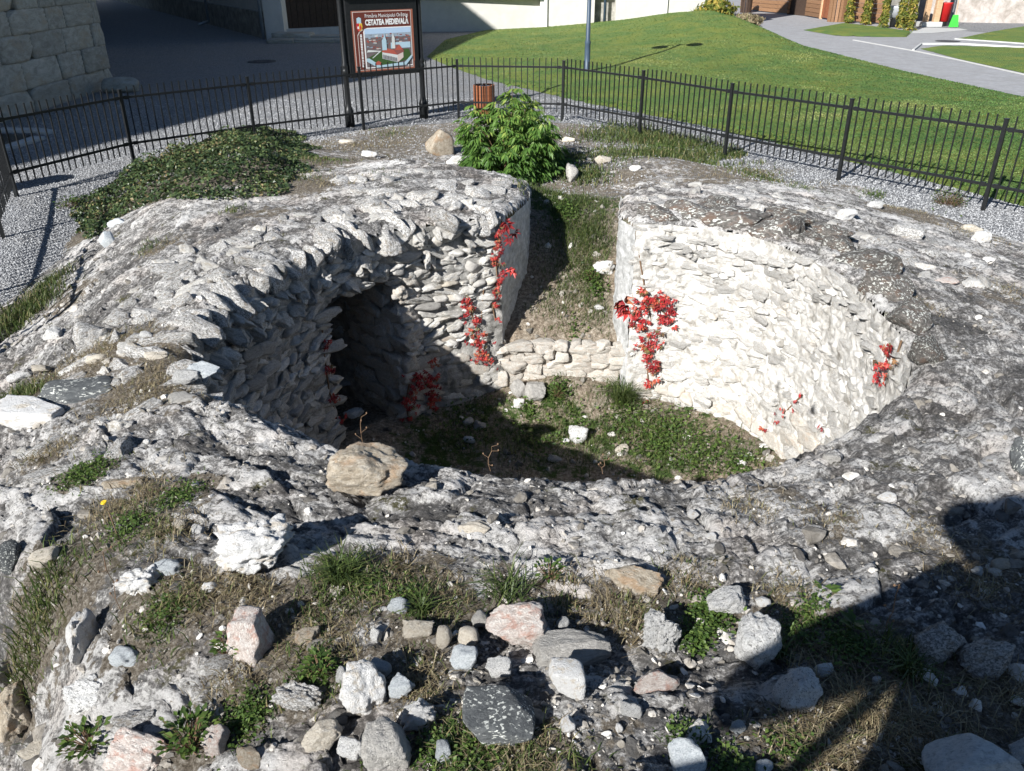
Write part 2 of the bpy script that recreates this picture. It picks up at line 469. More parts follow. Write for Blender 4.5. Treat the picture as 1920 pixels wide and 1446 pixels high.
# ------------------------------------------------------------ shape of the ruin
RIM = [(-.1, 7.25), (-.8, 6.97), (-1.3, 6.58), (-1.65, 6.1), (-1.88, 5.3), (-1.93, 4.54), (-1.75, 3.97), (-1.43, 3.65),
       (-1.02, 3.35), (-.6, 3.12), (.3, 2.88), (1.12, 3.0), (1.68, 3.42), (2.17, 3.95), (2.42, 4.69), (2.42, 5.8), (2.1, 6.6),
       (1.6, 6.98), (1.1, 7.06)]
def catmull(P, step=.04):
    P = [np.array(p, float) for p in P]
    P = [2 * P[0] - P[1]] + P + [2 * P[-1] - P[-2]]
    out = []
    for i in range(1, len(P) - 2):
        n = max(2, int(np.linalg.norm(P[i + 1] - P[i]) / step))
        for k in range(n):
            t = k / n
            out.append(.5 * ((2 * P[i]) + (-P[i - 1] + P[i + 1]) * t + (2 * P[i - 1] - 5 * P[i] + 4 * P[i + 1] - P[i + 2]) * t * t + (-P[i - 1] + 3 * P[i] - 3 * P[i + 1] + P[i + 2]) * t ** 3))
    out.append(P[-2])
    return np.array(out)
RIMC = catmull(RIM)
NOTCH_R = [(1.1, 7.06), (1.0, 7.46), (1.1, 8.2), (1.45, 9.0), (1.8, 9.8)]
NOTCH_L = [(.0, 9.9), (.22, 8.9), (.14, 8.07), (-.1, 7.25)]
VOID = np.array([tuple(p) for p in RIMC[::2]] + NOTCH_R[0:] + NOTCH_L[:-1])
def sdist(x, y, poly=VOID):
    """distance to the pit edge, negative inside the pit"""
    x = np.asarray(x, float); y = np.asarray(y, float)
    sh = x.shape; x = x.ravel(); y = y.ravel()
    out = np.full(x.shape, 5.0)
    b0 = poly.min(0) - .6; b1 = poly.max(0) + .6
    sel = np.where((x > b0[0]) & (x < b1[0]) & (y > b0[1]) & (y < b1[1]))[0]
    if len(sel):
        X = x[sel]; Y = y[sel]; D = np.full(X.shape, 1e9); ins = np.zeros(X.shape, bool)
        n = len(poly)
        for i in range(n):
            ax, ay = poly[i]; bx, by = poly[(i + 1) % n]
            ex, ey = bx - ax, by - ay; L2 = ex * ex + ey * ey
            if L2 < 1e-12: continue
            t = np.clip(((X - ax) * ex + (Y - ay) * ey) / L2, 0, 1)
            D = np.minimum(D, (X - ax - t * ex) ** 2 + (Y - ay - t * ey) ** 2)
            if ay != by:
                cr = ((ay > Y) != (by > Y)) & (X < (bx - ax) * (Y - ay) / (by - ay) + ax)
                ins ^= cr
        D = np.sqrt(D)
        out[sel] = np.where(ins, -D, D)
    return out.reshape(sh)

CTRL = [(560, 815, .8), (700, 860, .8), (900, 885, .8), (1100, 885, .8), (1300, 890, .8), (1440, 890, .8), (1600, 790, .79), (1735, 680, .75),
        (1700, 600, .72), (1600, 520, .7), (1500, 455, .7), (1400, 425, .7), (1200, 390, .68),
        (980, 372, .68), (800, 400, .72), (640, 430, .73), (500, 520, .75), (370, 600, .75), (430, 720, .78),
        (800, 305, .62), (900, 318, .6), (960, 345, .64), (700, 300, .58), (640, 315, .58), (560, 375, .66), (450, 385, .68), (300, 388, .62), (235, 425, .5),
        (150, 495, .3), (100, 590, .24), (20, 640, .14), (0, 700, .26), (0, 800, .5), (0, 950, .66), (0, 1080, .72), (0, 1200, .58),
        (0, 1300, .32), (60, 1420, .3), (120, 1300, .62), (200, 1200, .84), (250, 600, .6), (200, 520, .5), (330, 480, .68), (160, 620, .5), (200, 760, .66), (60, 730, .45),
        (300, 900, .82), (120, 1000, .78), (480, 1000, .9), (760, 980, .9), (960, 1020, .92), (1250, 1000, .92), (1500, 960, .9), (1750, 880, .86), (1900, 1000, .9),
        (960, 1150, .93), (960, 1300, .98), (400, 1200, .9), (300, 1400, .8), (600, 1400, .94), (1500, 1300, .97), (1300, 1150, .93), (960, 1440, 1.02), (1900, 1400, 1.0), (1900, 1200, .95),
        (1900, 750, .78), (1900, 620, .6), (1900, 520, .36), (1850, 480, .28), (1750, 500, .5), (1820, 440, .12), (1700, 430, .34), (1760, 405, .04), (1600, 400, .42), (1500, 380, .45), (1500, 350, .26), (1350, 350, .46), (1250, 345, .5), (1220, 370, .6),
        (1420, 318, .05), (1600, 350, .04), (1330, 290, .0), (1250, 300, .2)]
WCTRL = [(-3.2, 16.2, -.04), (-1, 15.6, .05), (1.2, 15.4, .03), (2.6, 13.4, .03), (0, 13, .06), (1.0, 11.5, .1), (-1.4, 12.5, .05), (-2.5, 13.8, .06), (1.3, 10, .06), (.3, 10.4, .06), (-1.2, 10.8, .2), (-2.2, 11.2, .3),
         (5.4, 9.3, -.05), (6.2, 8.2, -.06), (7, 7, -.05), (8, 4, -.1), (9, 0, 0), (3.9, 11.3, -.06), (4.7, 10.3, -.05), (3.1, 12.4, -.05), (2.2, 14.3, -.03),
         (-4.6, 14.2, -.1), (-5.4, 12.6, -.1), (-5.7, 10.8, -.1), (-5.2, 9.2, -.08), (-4.75, 8, -.05), (-4.7, 7, -.05), (-4.8, 6, -.03), (-5, 4, .0), (-5, 2, .2), (-4.5, 0, .4), (-7, 8, -.2), (-7, 3, -.1), (-8, 14, -.2),
         (-4.2, 11.7, .2), (-3.6, 12.6, .2), (-3.9, 10.4, .4), (-3.0, 11.3, .42), (-4.2, 9.2, .32), (-3.3, 9.4, .6), (-2.6, 9.9, .6), (-4.1, 8.4, .3),
         (0, 0, 1.06), (.5, -.6, 1.08), (-1, -.5, 1.0), (-.8, -2, 1.1), (1.5, -2, 1.1), (3, 0, 1.0), (4.5, 2, .85), (2, .5, 1.03), (-2.2, .2, .75), (0, -4, 1.1), (5.5, -2, .8), (-4, -3, .6)]
_c = [G(*c) for c in CTRL] + WCTRL
_c = np.array(_c)
_e = .25
_A = np.sqrt(((_c[:, None, :2] - _c[None, :, :2]) ** 2).sum(-1) + _e * _e) - 1e-2 * np.eye(len(_c))
_A = np.block([[_A, np.ones((len(_c), 1))], [np.ones((1, len(_c))), np.zeros((1, 1))]])
_w = np.linalg.solve(_A, np.append(_c[:, 2], 0))
def base_h(x, y):
    s = np.full(np.shape(x), _w[-1])
    for (cx, cy, cz), w in zip(_c, _w[:-1]):
        s = s + w * np.sqrt((x - cx) ** 2 + (y - cy) ** 2 + _e * _e)
    return s
def hit(px, py, fn=None):
    """where the line of sight meets the ruin surface"""
    fn = fn or base_h
    d = raydir(px, py); d = d / np.linalg.norm(d)
    t = np.linspace(.8, 22, 500)
    P = np.array((0, 0, CAMH))[None] + t[:, None] * d[None]
    g = P[:, 2] - fn(P[:, 0], P[:, 1])
    k = np.argmax(g < 0)
    if k == 0: return G(px, py, 0)
    a = g[k - 1] / (g[k - 1] - g[k]); p = P[k - 1] * (1 - a) + P[k] * a
    return tuple(p)
# patches where soil and plants cover the masonry: px, py, radius px, amount
PATCH = [(300, 350, 150, 1), (430, 320, 150, 1), (520, 300, 120, 1), (200, 400, 90, 1), (160, 440, 50, 1), (1180, 330, 60, .8), (330, 690, 150, 1.0), (200, 670, 110, .9), (60, 740, 90, 1), (420, 650, 60, .5), (160, 885, 60, 1), (90, 860, 60, .6), (110, 1100, 110, 1), (50, 1230, 70, 1), (240, 985, 90, 1), (300, 1140, 110, 1), (340, 930, 80, .8),
         (460, 1130, 90, .9), (560, 1150, 120, 1), (640, 1090, 90, 1), (760, 1090, 90, 1), (820, 1150, 100, 1), (960, 1105, 60, .9), (560, 1260, 110, .9), (780, 1240, 90, .9), (860, 1400, 120, 1), (1000, 1410, 110, 1), (1130, 1390, 90, .5),
         (1200, 1140, 90, 1), (1330, 1150, 70, 1), (1480, 1160, 80, .9), (1590, 1200, 100, 1), (1700, 1250, 70, 1), (1640, 1360, 130, 1), (1500, 1400, 110, 1), (1850, 1300, 160, .9), (1850, 1050, 110, .7), (1560, 980, 60, .5), (1450, 930, 60, .6), (1740, 1020, 70, .4),
         (1850, 430, 80, .8), (1700, 400, 90, .7), (1500, 345, 110, .8), (1330, 340, 70, .6), (1700, 560, 40, .4), (1880, 560, 60, .5), (1560, 420, 50, .4), (440, 1340, 70, .8), (360, 1400, 60, 1), (640, 1250, 60, .8),
         (560, 350, 70, 1), (600, 300, 80, 1), (690, 270, 70, .9), (500, 400, 60, .6), (300, 460, 60, .5), (130, 560, 60, .7), (30, 580, 80, 1), (740, 375, 40, .5), (430, 760, 50, .2), (1100, 1250, 60, .3)]
PW = []
for (a, b, r, s) in PATCH:
    p = hit(a, b); PW.append((p[0], p[1], r / FPX * depth_at(p) * 1.15, s))
def soil_mask(x, y):
    s = np.zeros(np.shape(x))
    for cx, cy, r, k in PW:
        s = np.maximum(s, k * np.exp(-(((x - cx) / r) ** 2 + ((y - cy) / (r * 1.1)) ** 2) ** 1.3))
    far = sstep(9.4, 10.6, y - .15 * np.abs(x))
    s = np.maximum(s, far * (.62 + .3 * noise3(np.asarray(x) * 1.1, np.asarray(y) * 1.1, .5, 301)))
    return s
CX, CY = .25, 5.0
def top_h(x, y, full=False, detail=True):
    x = np.asarray(x, float); y = np.asarray(y, float)
    z = base_h(x, y)
    s = sdist(x, y)
    th = np.arctan2(y - CY, x - CX); r = np.hypot(x - CX, y - CY)
    soil = soil_mask(x, y)
    rock = 1 - .75 * np.clip(soil * 1.2, 0, 1)
    ground = sstep(-.04, .12, z)
    z = z + (.035 * fbm(x * 1.7, y * 1.7, 0.5, 3, 3)) * ground
    # layered, broken edges running round the ring
    wx = x + .12 * noise3(x * 3, y * 3, .3, 5); wy = y + .12 * noise3(x * 3, y * 3, .7, 6)
    r2 = np.hypot(wx - CX, wy - CY)
    lay = fbm(th * 2.6, r2 * 6.5, 0.5, 4, 21, .6)
    st = np.floor(lay * 3.2) / 3.2 + .35 * sstep(.7, 1, (lay * 3.2) % 1.0) / 3.2
    z = z + rock * .04 * st * ground
    tw = np.arctan2(wy - CY, wx - CX)
    f1, f2, idv, til = worley(tw * 9.0, r2 * 6.0, 31)
    crack = 1 - sstep(.0, .16, f2 - f1)
    z = z + rock * ground * (.01 * idv + .034 * til - .016 * crack)
    rg = fbm(th * 7 + .3 * noise3(x * 5, y * 5, .2, 8), r2 * 15, .5, 4, 25, .6, True)
    z = z + rock * ground * .014 * rg
    g1, g2, idg, tg = worley(wx * 15, wy * 15, 41)
    z = z + rock * ground * (.004 * idg + .012 * tg - .005 * (1 - sstep(0, .2, g2 - g1)))
    z = z - rock * ground * .012 * np.clip(fbm(x * 22, y * 22, .3, 3, 57, .6, True), 0, 1)
    z = z + (.014 * fbm(x * 16, y * 16, 0.5, 5, 51, .65) + .004 * noise3(x * 90, y * 90, .5, 61)) * (.5 + .5 * ground)
    # rim: ragged break-off
    ln = .05 * fbm(x * 6, y * 6, .5, 3, 71)
    gap = 1 - sstep(8.9, 9.5, y)
    z = z - .07 * np.exp(-np.clip(s + ln, 0, 9) / .05) * gap
    z = z - .05 * sstep(0, .03, -s) * gap
    if full: return z, s, soil, idv * .6 + idg * .4, lay
    return z

def grid_faces(nu, nv, keep):
    i = np.arange(nu - 1)[:, None]; j = np.arange(nv - 1)[None, :]
    a = i * nv + j
    F = np.stack([a, a + nv, a + nv + 1, a + 1], -1).reshape(-1, 4)
    k = keep.reshape(nu, nv)
    kk = (k[:-1, :-1] & k[1:, :-1] & k[1:, 1:] & k[:-1, 1:]).ravel()
    return F[kk]
def compact(V, F, attrs):
    used = np.unique(F); mp = np.full(len(V), -1); mp[used] = np.arange(len(used))
    return V[used], mp[F], {k: v[used] for k, v in attrs.items()}

OY = -1.6
az = np.linspace(math.radians(-60), math.radians(60), 860)
rr = 1.0 * (18.0 / 1.0) ** np.linspace(0, 1, 800)
AZ, RR = np.meshgrid(az, rr, indexing='ij')
gx = (RR * np.sin(AZ)).ravel(); gy = (OY + RR * np.cos(AZ)).ravel()
zz, ss, so_, idv, lay = top_h(gx, gy, True)
keep = (ss > -.025) & (zz > -.09) & (gy < 15.9 - .2 * np.abs(gx))
# faces wind so normals point up: az increases to the right, r increases away
F = grid_faces(len(az), len(rr), keep)[:, ::-1]
V = np.stack([gx, gy, zz], -1)
_th = np.arctan2(gy - CY, gx - CX); _r = np.hypot(gx - CX, gy - CY)
V, F, at = compact(V, F, {'soil': so_, 'cell': idv * .5 + .5, 'lay': lay, 'ringu': _th * 20, 'ringv': _r * 46})
ruin_top = link('ruin_ground', mesh_np('ruin_ground', V, F, [M['ruin_top']], True, at))
tag(ruin_top, 'broken top of the round stone ruin with grey lichened masonry, soil and rubble', kind='structure')

# ------------------------------------------------------------ pit floor and sunken passage
def floor_h(x, y, full=False):
    x = np.asarray(x, float); y = np.asarray(y, float)
    pit = -1.25 + .07 * fbm(x * 1.5, y * 1.5, .5, 3, 81) + .12 * sstep(1.5, 2.4, np.hypot(x - CX, y - CY)) + .22 * np.exp(-((x - .55) / .6) ** 2 - ((y - 7.2) / .35) ** 2)
    q = np.clip((y - 7.3) / 2.4, 0, 1) ** .85; pas = -.64 * (1 - q) + q * (base_h(x, y) + .01) + (.05 * fbm(x * 2.5, y * 2.5, .5, 3, 83) + .06 * np.abs(x - .55)) * (1 - q)
    m = sstep(7.24, 7.32, y) * sstep(-.35, -.2, x)
    z = pit * (1 - m) + pas * m
    z = z + .018 * fbm(x * 12, y * 12, .5, 4, 85, .6) + .006 * noise3(x * 60, y * 60, .5, 87)
    return z
fx = np.arange(-2.4, 2.9, .018); fy = np.arange(2.6, 10.3, .018)
FX, FY = np.meshgrid(fx, fy, indexing='ij'); FX = FX.ravel(); FY = FY.ravel()
fs = sdist(FX, FY); fz = floor_h(FX, FY)
green = np.clip(.42 + .6 * fbm(FX * 1.6, FY * 1.6, .5, 3, 91), 0, 1) * (1 - .8 * sstep(6.95, 7.25, FY)) + .45 * sstep(8.3, 9.3, FY) + .2 * np.exp(-((FX - .5) / .2) ** 2) * sstep(7.3, 7.8, FY)
F = grid_faces(len(fx), len(fy), fs < .1)
V, F, at = compact(np.stack([FX, FY, fz], -1), F, {'green': green})
pit_floor = link('pit_ground', mesh_np('pit_ground', V, F, [M['soil']], True, at))
tag(pit_floor, 'earth floor of the sunken round pit and the sloping gap between the two piers', kind='structure')

# ------------------------------------------------------------ rocks
def ico(sub):
    import bmesh
    bm = bmesh.new(); bmesh.ops.create_icosphere(bm, subdivisions=sub, radius=1.0)
    V = np.array([v.co[:] for v in bm.verts]); F = np.array([[v.index for v in f.verts] for f in bm.faces]); bm.free()
    return V, F
ICO = {s: ico(s) for s in (1, 2, 3, 4, 5)}
def rock_np(seed, sub=3, cuts=7, box=.5, rough=.1, crag=.0, depth=(.62, .9)):
    rs = np.random.RandomState(seed)
    V, F = ICO[sub]; V = V.copy()
    # between a ball and a box
    m = np.abs(V).max(1, keepdims=True)
    V = V * (1 - box) + (V / m) * box * .86
    for k in range(cuts):
        n = rs.normal(size=3); n /= np.linalg.norm(n)
        d = rs.uniform(*depth)
        p = V @ n
        V = V - n[None] * np.clip(p - d, 0, None)[:, None] * .93
    N = V / np.linalg.norm(V, axis=1, keepdims=True)
    o = rs.uniform(0, 50, 3)
    if rough: V = V + N * rough * fbm(V[:, 0] * 2.1 + o[0], V[:, 1] * 2.1 + o[1], V[:, 2] * 2.1 + o[2], 4 if sub > 3 else 2, seed, .55)[:, None]
    if crag: V = V - N * crag * np.clip(fbm(V[:, 0] * 3 + o[1], V[:, 1] * 3, V[:, 2] * 3, 4, seed + 5, .6, True), 0, 1)[:, None]
    ext = (V.max(0) - V.min(0)) / 2
    V = (V - (V.max(0) + V.min(0)) / 2) / ext
    return V, F
def rock_mesh(name, seed, mat, **kw):
    V, F = rock_np(seed, **kw)
    return mesh_np(name, V, F, [mat], True)
def flat_mesh(name, seed, mat, **kw):
    V, F = rock_np(seed, **kw)
    me = mesh_np(name, V, F, [mat], False)
    return me

# ------------------------------------------------------------ masonry lining of the pit
def arclen(P):
    return np.concatenate([[0], np.cumsum(np.linalg.norm(np.diff(P, axis=0), axis=1))])
class Curve:
    def __init__(s, P):
        s.P = np.array(P, float); s.S = arclen(s.P); s.L = s.S[-1]
    def at(s, u):
        return np.stack([np.interp(u, s.S, s.P[:, 0]), np.interp(u, s.S, s.P[:, 1])], -1)
    def tan(s, u):
        a = s.at(np.clip(np.asarray(u) - .06, 0, s.L)); b = s.at(np.clip(np.asarray(u) + .06, 0, s.L))
        t = b - a
        return t / np.linalg.norm(t, axis=-1, keepdims=True)
    def find(s, x, y):
        d = np.hypot(s.P[:, 0] - x, s.P[:, 1] - y); return s.S[int(np.argmin(d))]
RC = Curve(RIMC)
# along RC from the left pier round the near side to the right pier the inside of the pit lies to the left of the tangent
def inward(t):
    return np.stack([-t[..., 1], t[..., 0]], -1)
S_DOOR0 = RC.find(-.99, 6.86); S_DOOR1 = RC.find(-1.55, 6.28)
S_LEFT_END = RC.find(-1.2, 3.5); S_RIGHT0 = RC.find(1.3, 3.1)
ZF = -1.33
def door_open(u, z):
    c = (S_DOOR0 + S_DOOR1) / 2; w = abs(S_DOOR1 - S_DOOR0) / 2
    q = np.abs(u - c) / w
    return (q < 1) & (z < .24 - .08 * q ** 4) & (z > -1.6)
def lining(name, curve, u0, u1, ztop, mat, parent, seed, off=0.0, door=False, amp=.03, zb=ZF, step=.022):
    us = np.arange(u0, u1 + step, step); zs = np.linspace(zb, ztop, max(3, int((ztop - zb) / step)))
    U, Z = np.meshgrid(us, zs, indexing='ij'); U = U.ravel(); Z = Z.ravel()
    P = curve.at(U); t = curve.tan(U); n = inward(t)
    d = off + amp * fbm(U * 4, Z * 6, .5, 4, seed, .6) + .015 * noise3(U * 30, Z * 30, .5, seed + 9)
    P = P + n * d[:, None]
    keep = ~door_open(U, Z) if door else np.ones(len(U), bool)
    F = grid_faces(len(us), len(zs), keep)
    V = np.stack([P[:, 0], P[:, 1], Z], -1)
    return link(name, mesh_np(name, V, F, [mat], True), parent)

wall_L = empty('ruin_wall', (-1.2, 6.9, -1.25))
tag(wall_L, 'curved dark rubble wall with slanting slab rim and doorway, left of the grassy gap', 'wall')
wall_R = empty('ruin_wall', (2.2, 5.6, -1.25))
tag(wall_R, 'curved whitewashed rubble wall under dark capping stones, right of the grassy gap', 'wall')
wall_N = empty('ruin_wall', (.3, 2.9, -1.25))
tag(wall_N, 'near curved side of the pit, whose inner face drops out of sight below the front rim', 'wall')
wall_C = empty('retaining_wall', (.5, 7.2, -1.25))
tag(wall_C, 'low tan stone wall at the foot of the sloping gap between the two piers', 'wall')
def inv(o): return (-o.location[0], -o.location[1], -o.location[2])
def par(o, parent):
    o.parent = parent; o.location = tuple(o.location[i] - parent.location[i] for i in range(3)); return o
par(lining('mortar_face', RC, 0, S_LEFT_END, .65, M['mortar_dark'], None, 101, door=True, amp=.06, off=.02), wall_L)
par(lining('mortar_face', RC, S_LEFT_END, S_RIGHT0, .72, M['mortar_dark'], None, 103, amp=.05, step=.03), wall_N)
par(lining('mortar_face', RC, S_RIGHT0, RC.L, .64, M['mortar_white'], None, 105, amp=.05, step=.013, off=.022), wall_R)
CL = Curve(catmull([(.2, 8.6), (.16, 8.07), (.02, 7.62), (-.1, 7.25)], .05)); CR = Curve(catmull([(1.1, 7.06), (1.0, 7.46), (1.1, 8.0), (1.1, 8.2)], .05))
par(lining('rendered_side', CL, 0, CL.L, .58, M['render_grey'], None, 107, amp=.025), wall_L)
par(lining('rendered_side', CR, 0, CR.L, .6, M['render_grey'], None, 109, amp=.025), wall_R)

# doorway: a short vaulted passage through the left wall
def tunnel():
    c = (S_DOOR0 + S_DOOR1) / 2; w = abs(S_DOOR1 - S_DOOR0) / 2
    P0 = RC.at(np.array([c]))[0]; t = RC.tan(np.array([c]))[0]; n = -inward(t[None])[0]
    prof = []
    for k in range(27):
        q = -1.06 + 2.12 * k / 26
        prof.append((q * w, None))
    ring = [(-w * 1.05, -1.34)] + [(-w * 1.05, z) for z in np.linspace(-1.2, .0, 24)] + [(q * w * 1.05, .08 + .19 * (1 - abs(q) ** 3)) for q in np.linspace(-1, 1, 20)] + [(w * 1.05, z) for z in np.linspace(0, -1.2, 24)] + [(w * 1.05, -1.34)]
    ring = np.array(ring); L = 1.5; nu = 50
    us = np.linspace(-.02, L, nu)
    # the passage turns slightly away to the left
    U, K = np.meshgrid(us, np.arange(len(ring)), indexing='ij'); U = U.ravel(); K = K.ravel()
    a = ring[K, 0]; z = ring[K, 1]
    sh = .96 - .1 * U
    a = a * sh
    dis = .045 * fbm(U * 4, K * .35, .5, 4, 113, .6) + .02 * noise3(U * 22, K * 1.1, .5, 117)
    cen = np.stack([np.sign(a) * (np.abs(a) > w * .75), (z > .05) * 1.0], -1)
    a = a - cen[:, 0] * dis; z = z - cen[:, 1] * dis
    X = P0[0] + t[0] * a + n[0] * U - .12 * U ** 2 * .8; Y = P0[1] + t[1] * a + n[1] * U
    F = grid_faces(nu, len(ring), np.ones(len(U), bool))
    o = link('doorway_lining', mesh_np('doorway_lining', np.stack([X, Y, z], -1), F, [M['mortar_tan']], True)); par(o, wall_L)
    e = P0 + n * (L - .03)
    mb = MB(); mb.box((e[0] - .2, e[1], -.5), (1.6, .1, 2.0), math.atan2(t[1], t[0]))
    par(mb.build('sky_block_end', M['mortar_dark']), wall_L)  # end wall added to keep sky light out of the passage
    mb = MB(); f = P0 + n * (L / 2); mb.box((f[0], f[1], -1.3), (1.3, 1.7, .08), math.atan2(t[1], t[0]))
    par(mb.build('doorway_floor', M['soil']), wall_L)
    return P0, t, n, w
TP, TT, TN, TW = tunnel()

VAR = {}
def variants(key, mat, n, **kw):
    VAR[key] = [rock_mesh('masonry_stone', 500 + hash(key) % 1 + 31 * i + len(key) * 7, mat, **kw) for i in range(n)]
variants('dark', M['wall_rock'], 16, sub=4, cuts=13, box=.4, rough=.3, crag=.12, depth=(.38, .8))
variants('dark_lo', M['wall_rock'], 10, sub=3, cuts=13, box=.4, rough=.3, depth=(.38, .8))
variants('lime', M['lime_rock'], 18, sub=4, cuts=11, box=.5, rough=.3, crag=.1, depth=(.42, .85))
variants('lime_lo', M['lime_rock'], 10, sub=3, cuts=11, box=.5, rough=.3, depth=(.42, .85))
variants('low', M['low_rock'], 12, sub=4, cuts=7, box=.85, rough=.16, crag=.08, depth=(.65, 1.0))
variants('grey', M['grey_rock'], 6, sub=3, cuts=6, box=.5, rough=.14)
variants('vault', M['vault_rock'], 12, sub=4, cuts=10, box=.75, rough=.14, depth=(.55, .9))
variants('cap', M['cap_rock'], 8, sub=4, cuts=8, box=.45, rough=.14, depth=(.5, .9))

def courses(parent, curve, u0, u1, z0, z1, key, hr, wr, depth, proud, seed, door=False, tilt=.12, limit=300, edge=None, alt=None, skipz=None, batter=0.0):
    rs = random.Random(seed); items = []
    z = z0
    while z < z1 - hr[0] * .3:
        h = rs.uniform(*hr); u = u0 + rs.uniform(0, wr[0])
        while u < u1:
            w = rs.uniform(*wr) * (1.25 if h > sum(hr) / 2 else 1)
            uc = u + w / 2; zc = z + h / 2 + rs.uniform(-.3, .3) * h + .03 * math.sin(u * 3 + z * 2)
            u += w * .93
            if uc > u1: break
            if door and door_open(np.array([uc]), np.array([zc]))[0]: continue
            if skipz and skipz(uc, zc): continue
            items.append((w * h, uc, zc, w, h))
        z += h * .86
    items.sort(key=lambda i: -i[0])
    rest = []
    for k, (a, uc, zc, w, h) in enumerate(items):
        P = curve.at(np.array([uc]))[0]; t = curve.tan(np.array([uc]))[0]; n = np.array((-t[1], t[0]))
        P = P + n * (rs.uniform(*proud) + batter * (z1 - zc))
        kk = alt[0] if alt and rs.random() < alt[1] else key
        me = rs.choice(VAR[kk] if k < limit or kk + '_lo' not in VAR else VAR[kk + '_lo'])
        rot = (rs.uniform(-tilt, tilt), rs.uniform(-tilt, tilt) * 1.6, math.atan2(t[1], t[0]) + rs.uniform(-.12, .12) + (math.pi if rs.random() < .5 else 0))
        sc = (w * .54, depth * rs.uniform(.8, 1.2), h * .56)
        loc = (P[0] - parent.location[0], P[1] - parent.location[1], zc - parent.location[2])
        if k < limit: link('stone', me, parent, loc, rot, sc)
        else: rest.append((me, loc, rot, sc))
    if rest: join_rest('small_stones', rest, parent)
def join_rest(name, rest, parent):
    Vs = []; Fs = []; b = 0; mats = []; fm = []
    for me, loc, rot, sc in rest:
        n = len(me.vertices); v = np.empty(n * 3, np.float32); me.vertices.foreach_get('co', v); v = v.reshape(-1, 3)
        f = np.empty(len(me.polygons) * 3, np.int32); me.polygons.foreach_get('vertices', f); f = f.reshape(-1, 3)
        from mathutils import Euler
        R = np.array(Euler(rot).to_matrix())
        Vs.append((v * np.array(sc)) @ R.T + np.array(loc)); Fs.append(f + b); b += n
        if me.materials[0] not in mats: mats.append(me.materials[0])
        fm.append(np.full(len(f), mats.index(me.materials[0])))
    o = link(name, mesh_np(name, np.concatenate(Vs), np.concatenate(Fs), mats, True, fmat=np.concatenate(fm)), parent)
    tag(o, kind='stuff'); return o
# left wall: rough angular stones
courses(wall_L, RC, 0.02, S_DOOR0 - .02, -1.24, -.5, 'low', (.12, .2), (.16, .32), .05, (-.04, .01), 55, tilt=.07, limit=60, alt=('dark', .3))
courses(wall_L, RC, 0.02, S_LEFT_END, -1.22, .56, 'dark', (.05, .11), (.09, .26), .055, (-.01, .03), 5, door=True, skipz=lambda u, z: u < S_DOOR0 and z < -.52, tilt=.26, alt=('grey', .15))
# right wall: lime-washed small stones, bigger below
courses(wall_R, RC, S_RIGHT0 + .5, RC.L - .03, -.62, .6, 'lime', (.05, .095), (.08, .22), .04, (-.025, .02), 6, tilt=.1, limit=300)
courses(wall_R, RC, S_RIGHT0 + .9, RC.L - .03, -1.24, -.64, 'low', (.12, .2), (.15, .3), .06, (-.03, .02), 7, tilt=.1, limit=70, alt=('lime', .5))
# door jamb stones
class Line(Curve): pass
jr = Line(np.array([TP - TT * TW * .98 - inward(TT[None])[0] * -.05 * 0, TP - TT * TW * .98 + TN * 1.2]))
for kk, sgn in ((0, -1), (1, 1)):
    A = TP + TT * TW * .98 * sgn; B = A + TN * 1.1
    cv = Curve(np.array([A, B])) if sgn > 0 else Curve(np.array([B, A]))
    courses(wall_L, cv, 0, cv.L, -1.22, .1, 'low', (.12, .2), (.16, .32), .05, (-.035, .0), 17 + kk, tilt=.06, limit=300, alt=('dark', .2))
# squared corner stones of the doorway
for side, uu in ((0, S_DOOR0 - .07),):
    z_ = -1.2; rq = random.Random(71 + side)
    while z_ < .2:
        h_ = rq.uniform(.13, .22); t_ = RC.tan(np.array([uu]))[0]; n_ = inward(t_[None])[0]; P_ = RC.at(np.array([uu]))[0] - n_ * .06
        link('stone', rq.choice(VAR['low']), wall_L, (P_[0] - wall_L.location[0], P_[1] - wall_L.location[1], z_ + h_ / 2 - wall_L.location[2]), (rq.uniform(-.04, .04), rq.uniform(-.04, .04), math.atan2(t_[1], t_[0])), (rq.uniform(.1, .13), .13, h_ * .53)); z_ += h_
# low wall
cw = Curve(np.array([(1.16, 7.2), (.5, 7.26), (-.2, 7.28)][::-1]))
cw = Curve(np.array([(-.2, 7.27), (.5, 7.25), (1.16, 7.2)]))
# the inside of the pit lies right of this line, so it is walked the other way round
cw = Curve(cw.P[::-1])
courses(wall_C, cw, 0, cw.L, -1.28, -.6, 'low', (.09, .16), (.12, .3), .07, (-.04, .01), 8, tilt=.06)
par(lining('mortar_face', cw, 0, cw.L, -.6, M['mortar_tan'], None, 111, amp=.03, off=.01), wall_C)
for k in range(9):
    x = -.1 + k * .14 + random.uniform(-.03, .03)
    link('stone', random.choice(VAR['low']), wall_C, (x - wall_C.location[0], 7.24 + random.uniform(0, .08) - wall_C.location[1], -.62 - wall_C.location[2] + random.uniform(-.03, .03)), (random.uniform(-.2, .2), random.uniform(-.2, .2), random.uniform(0, 3)), (.08 * random.uniform(.7, 1.2), .08, .05))

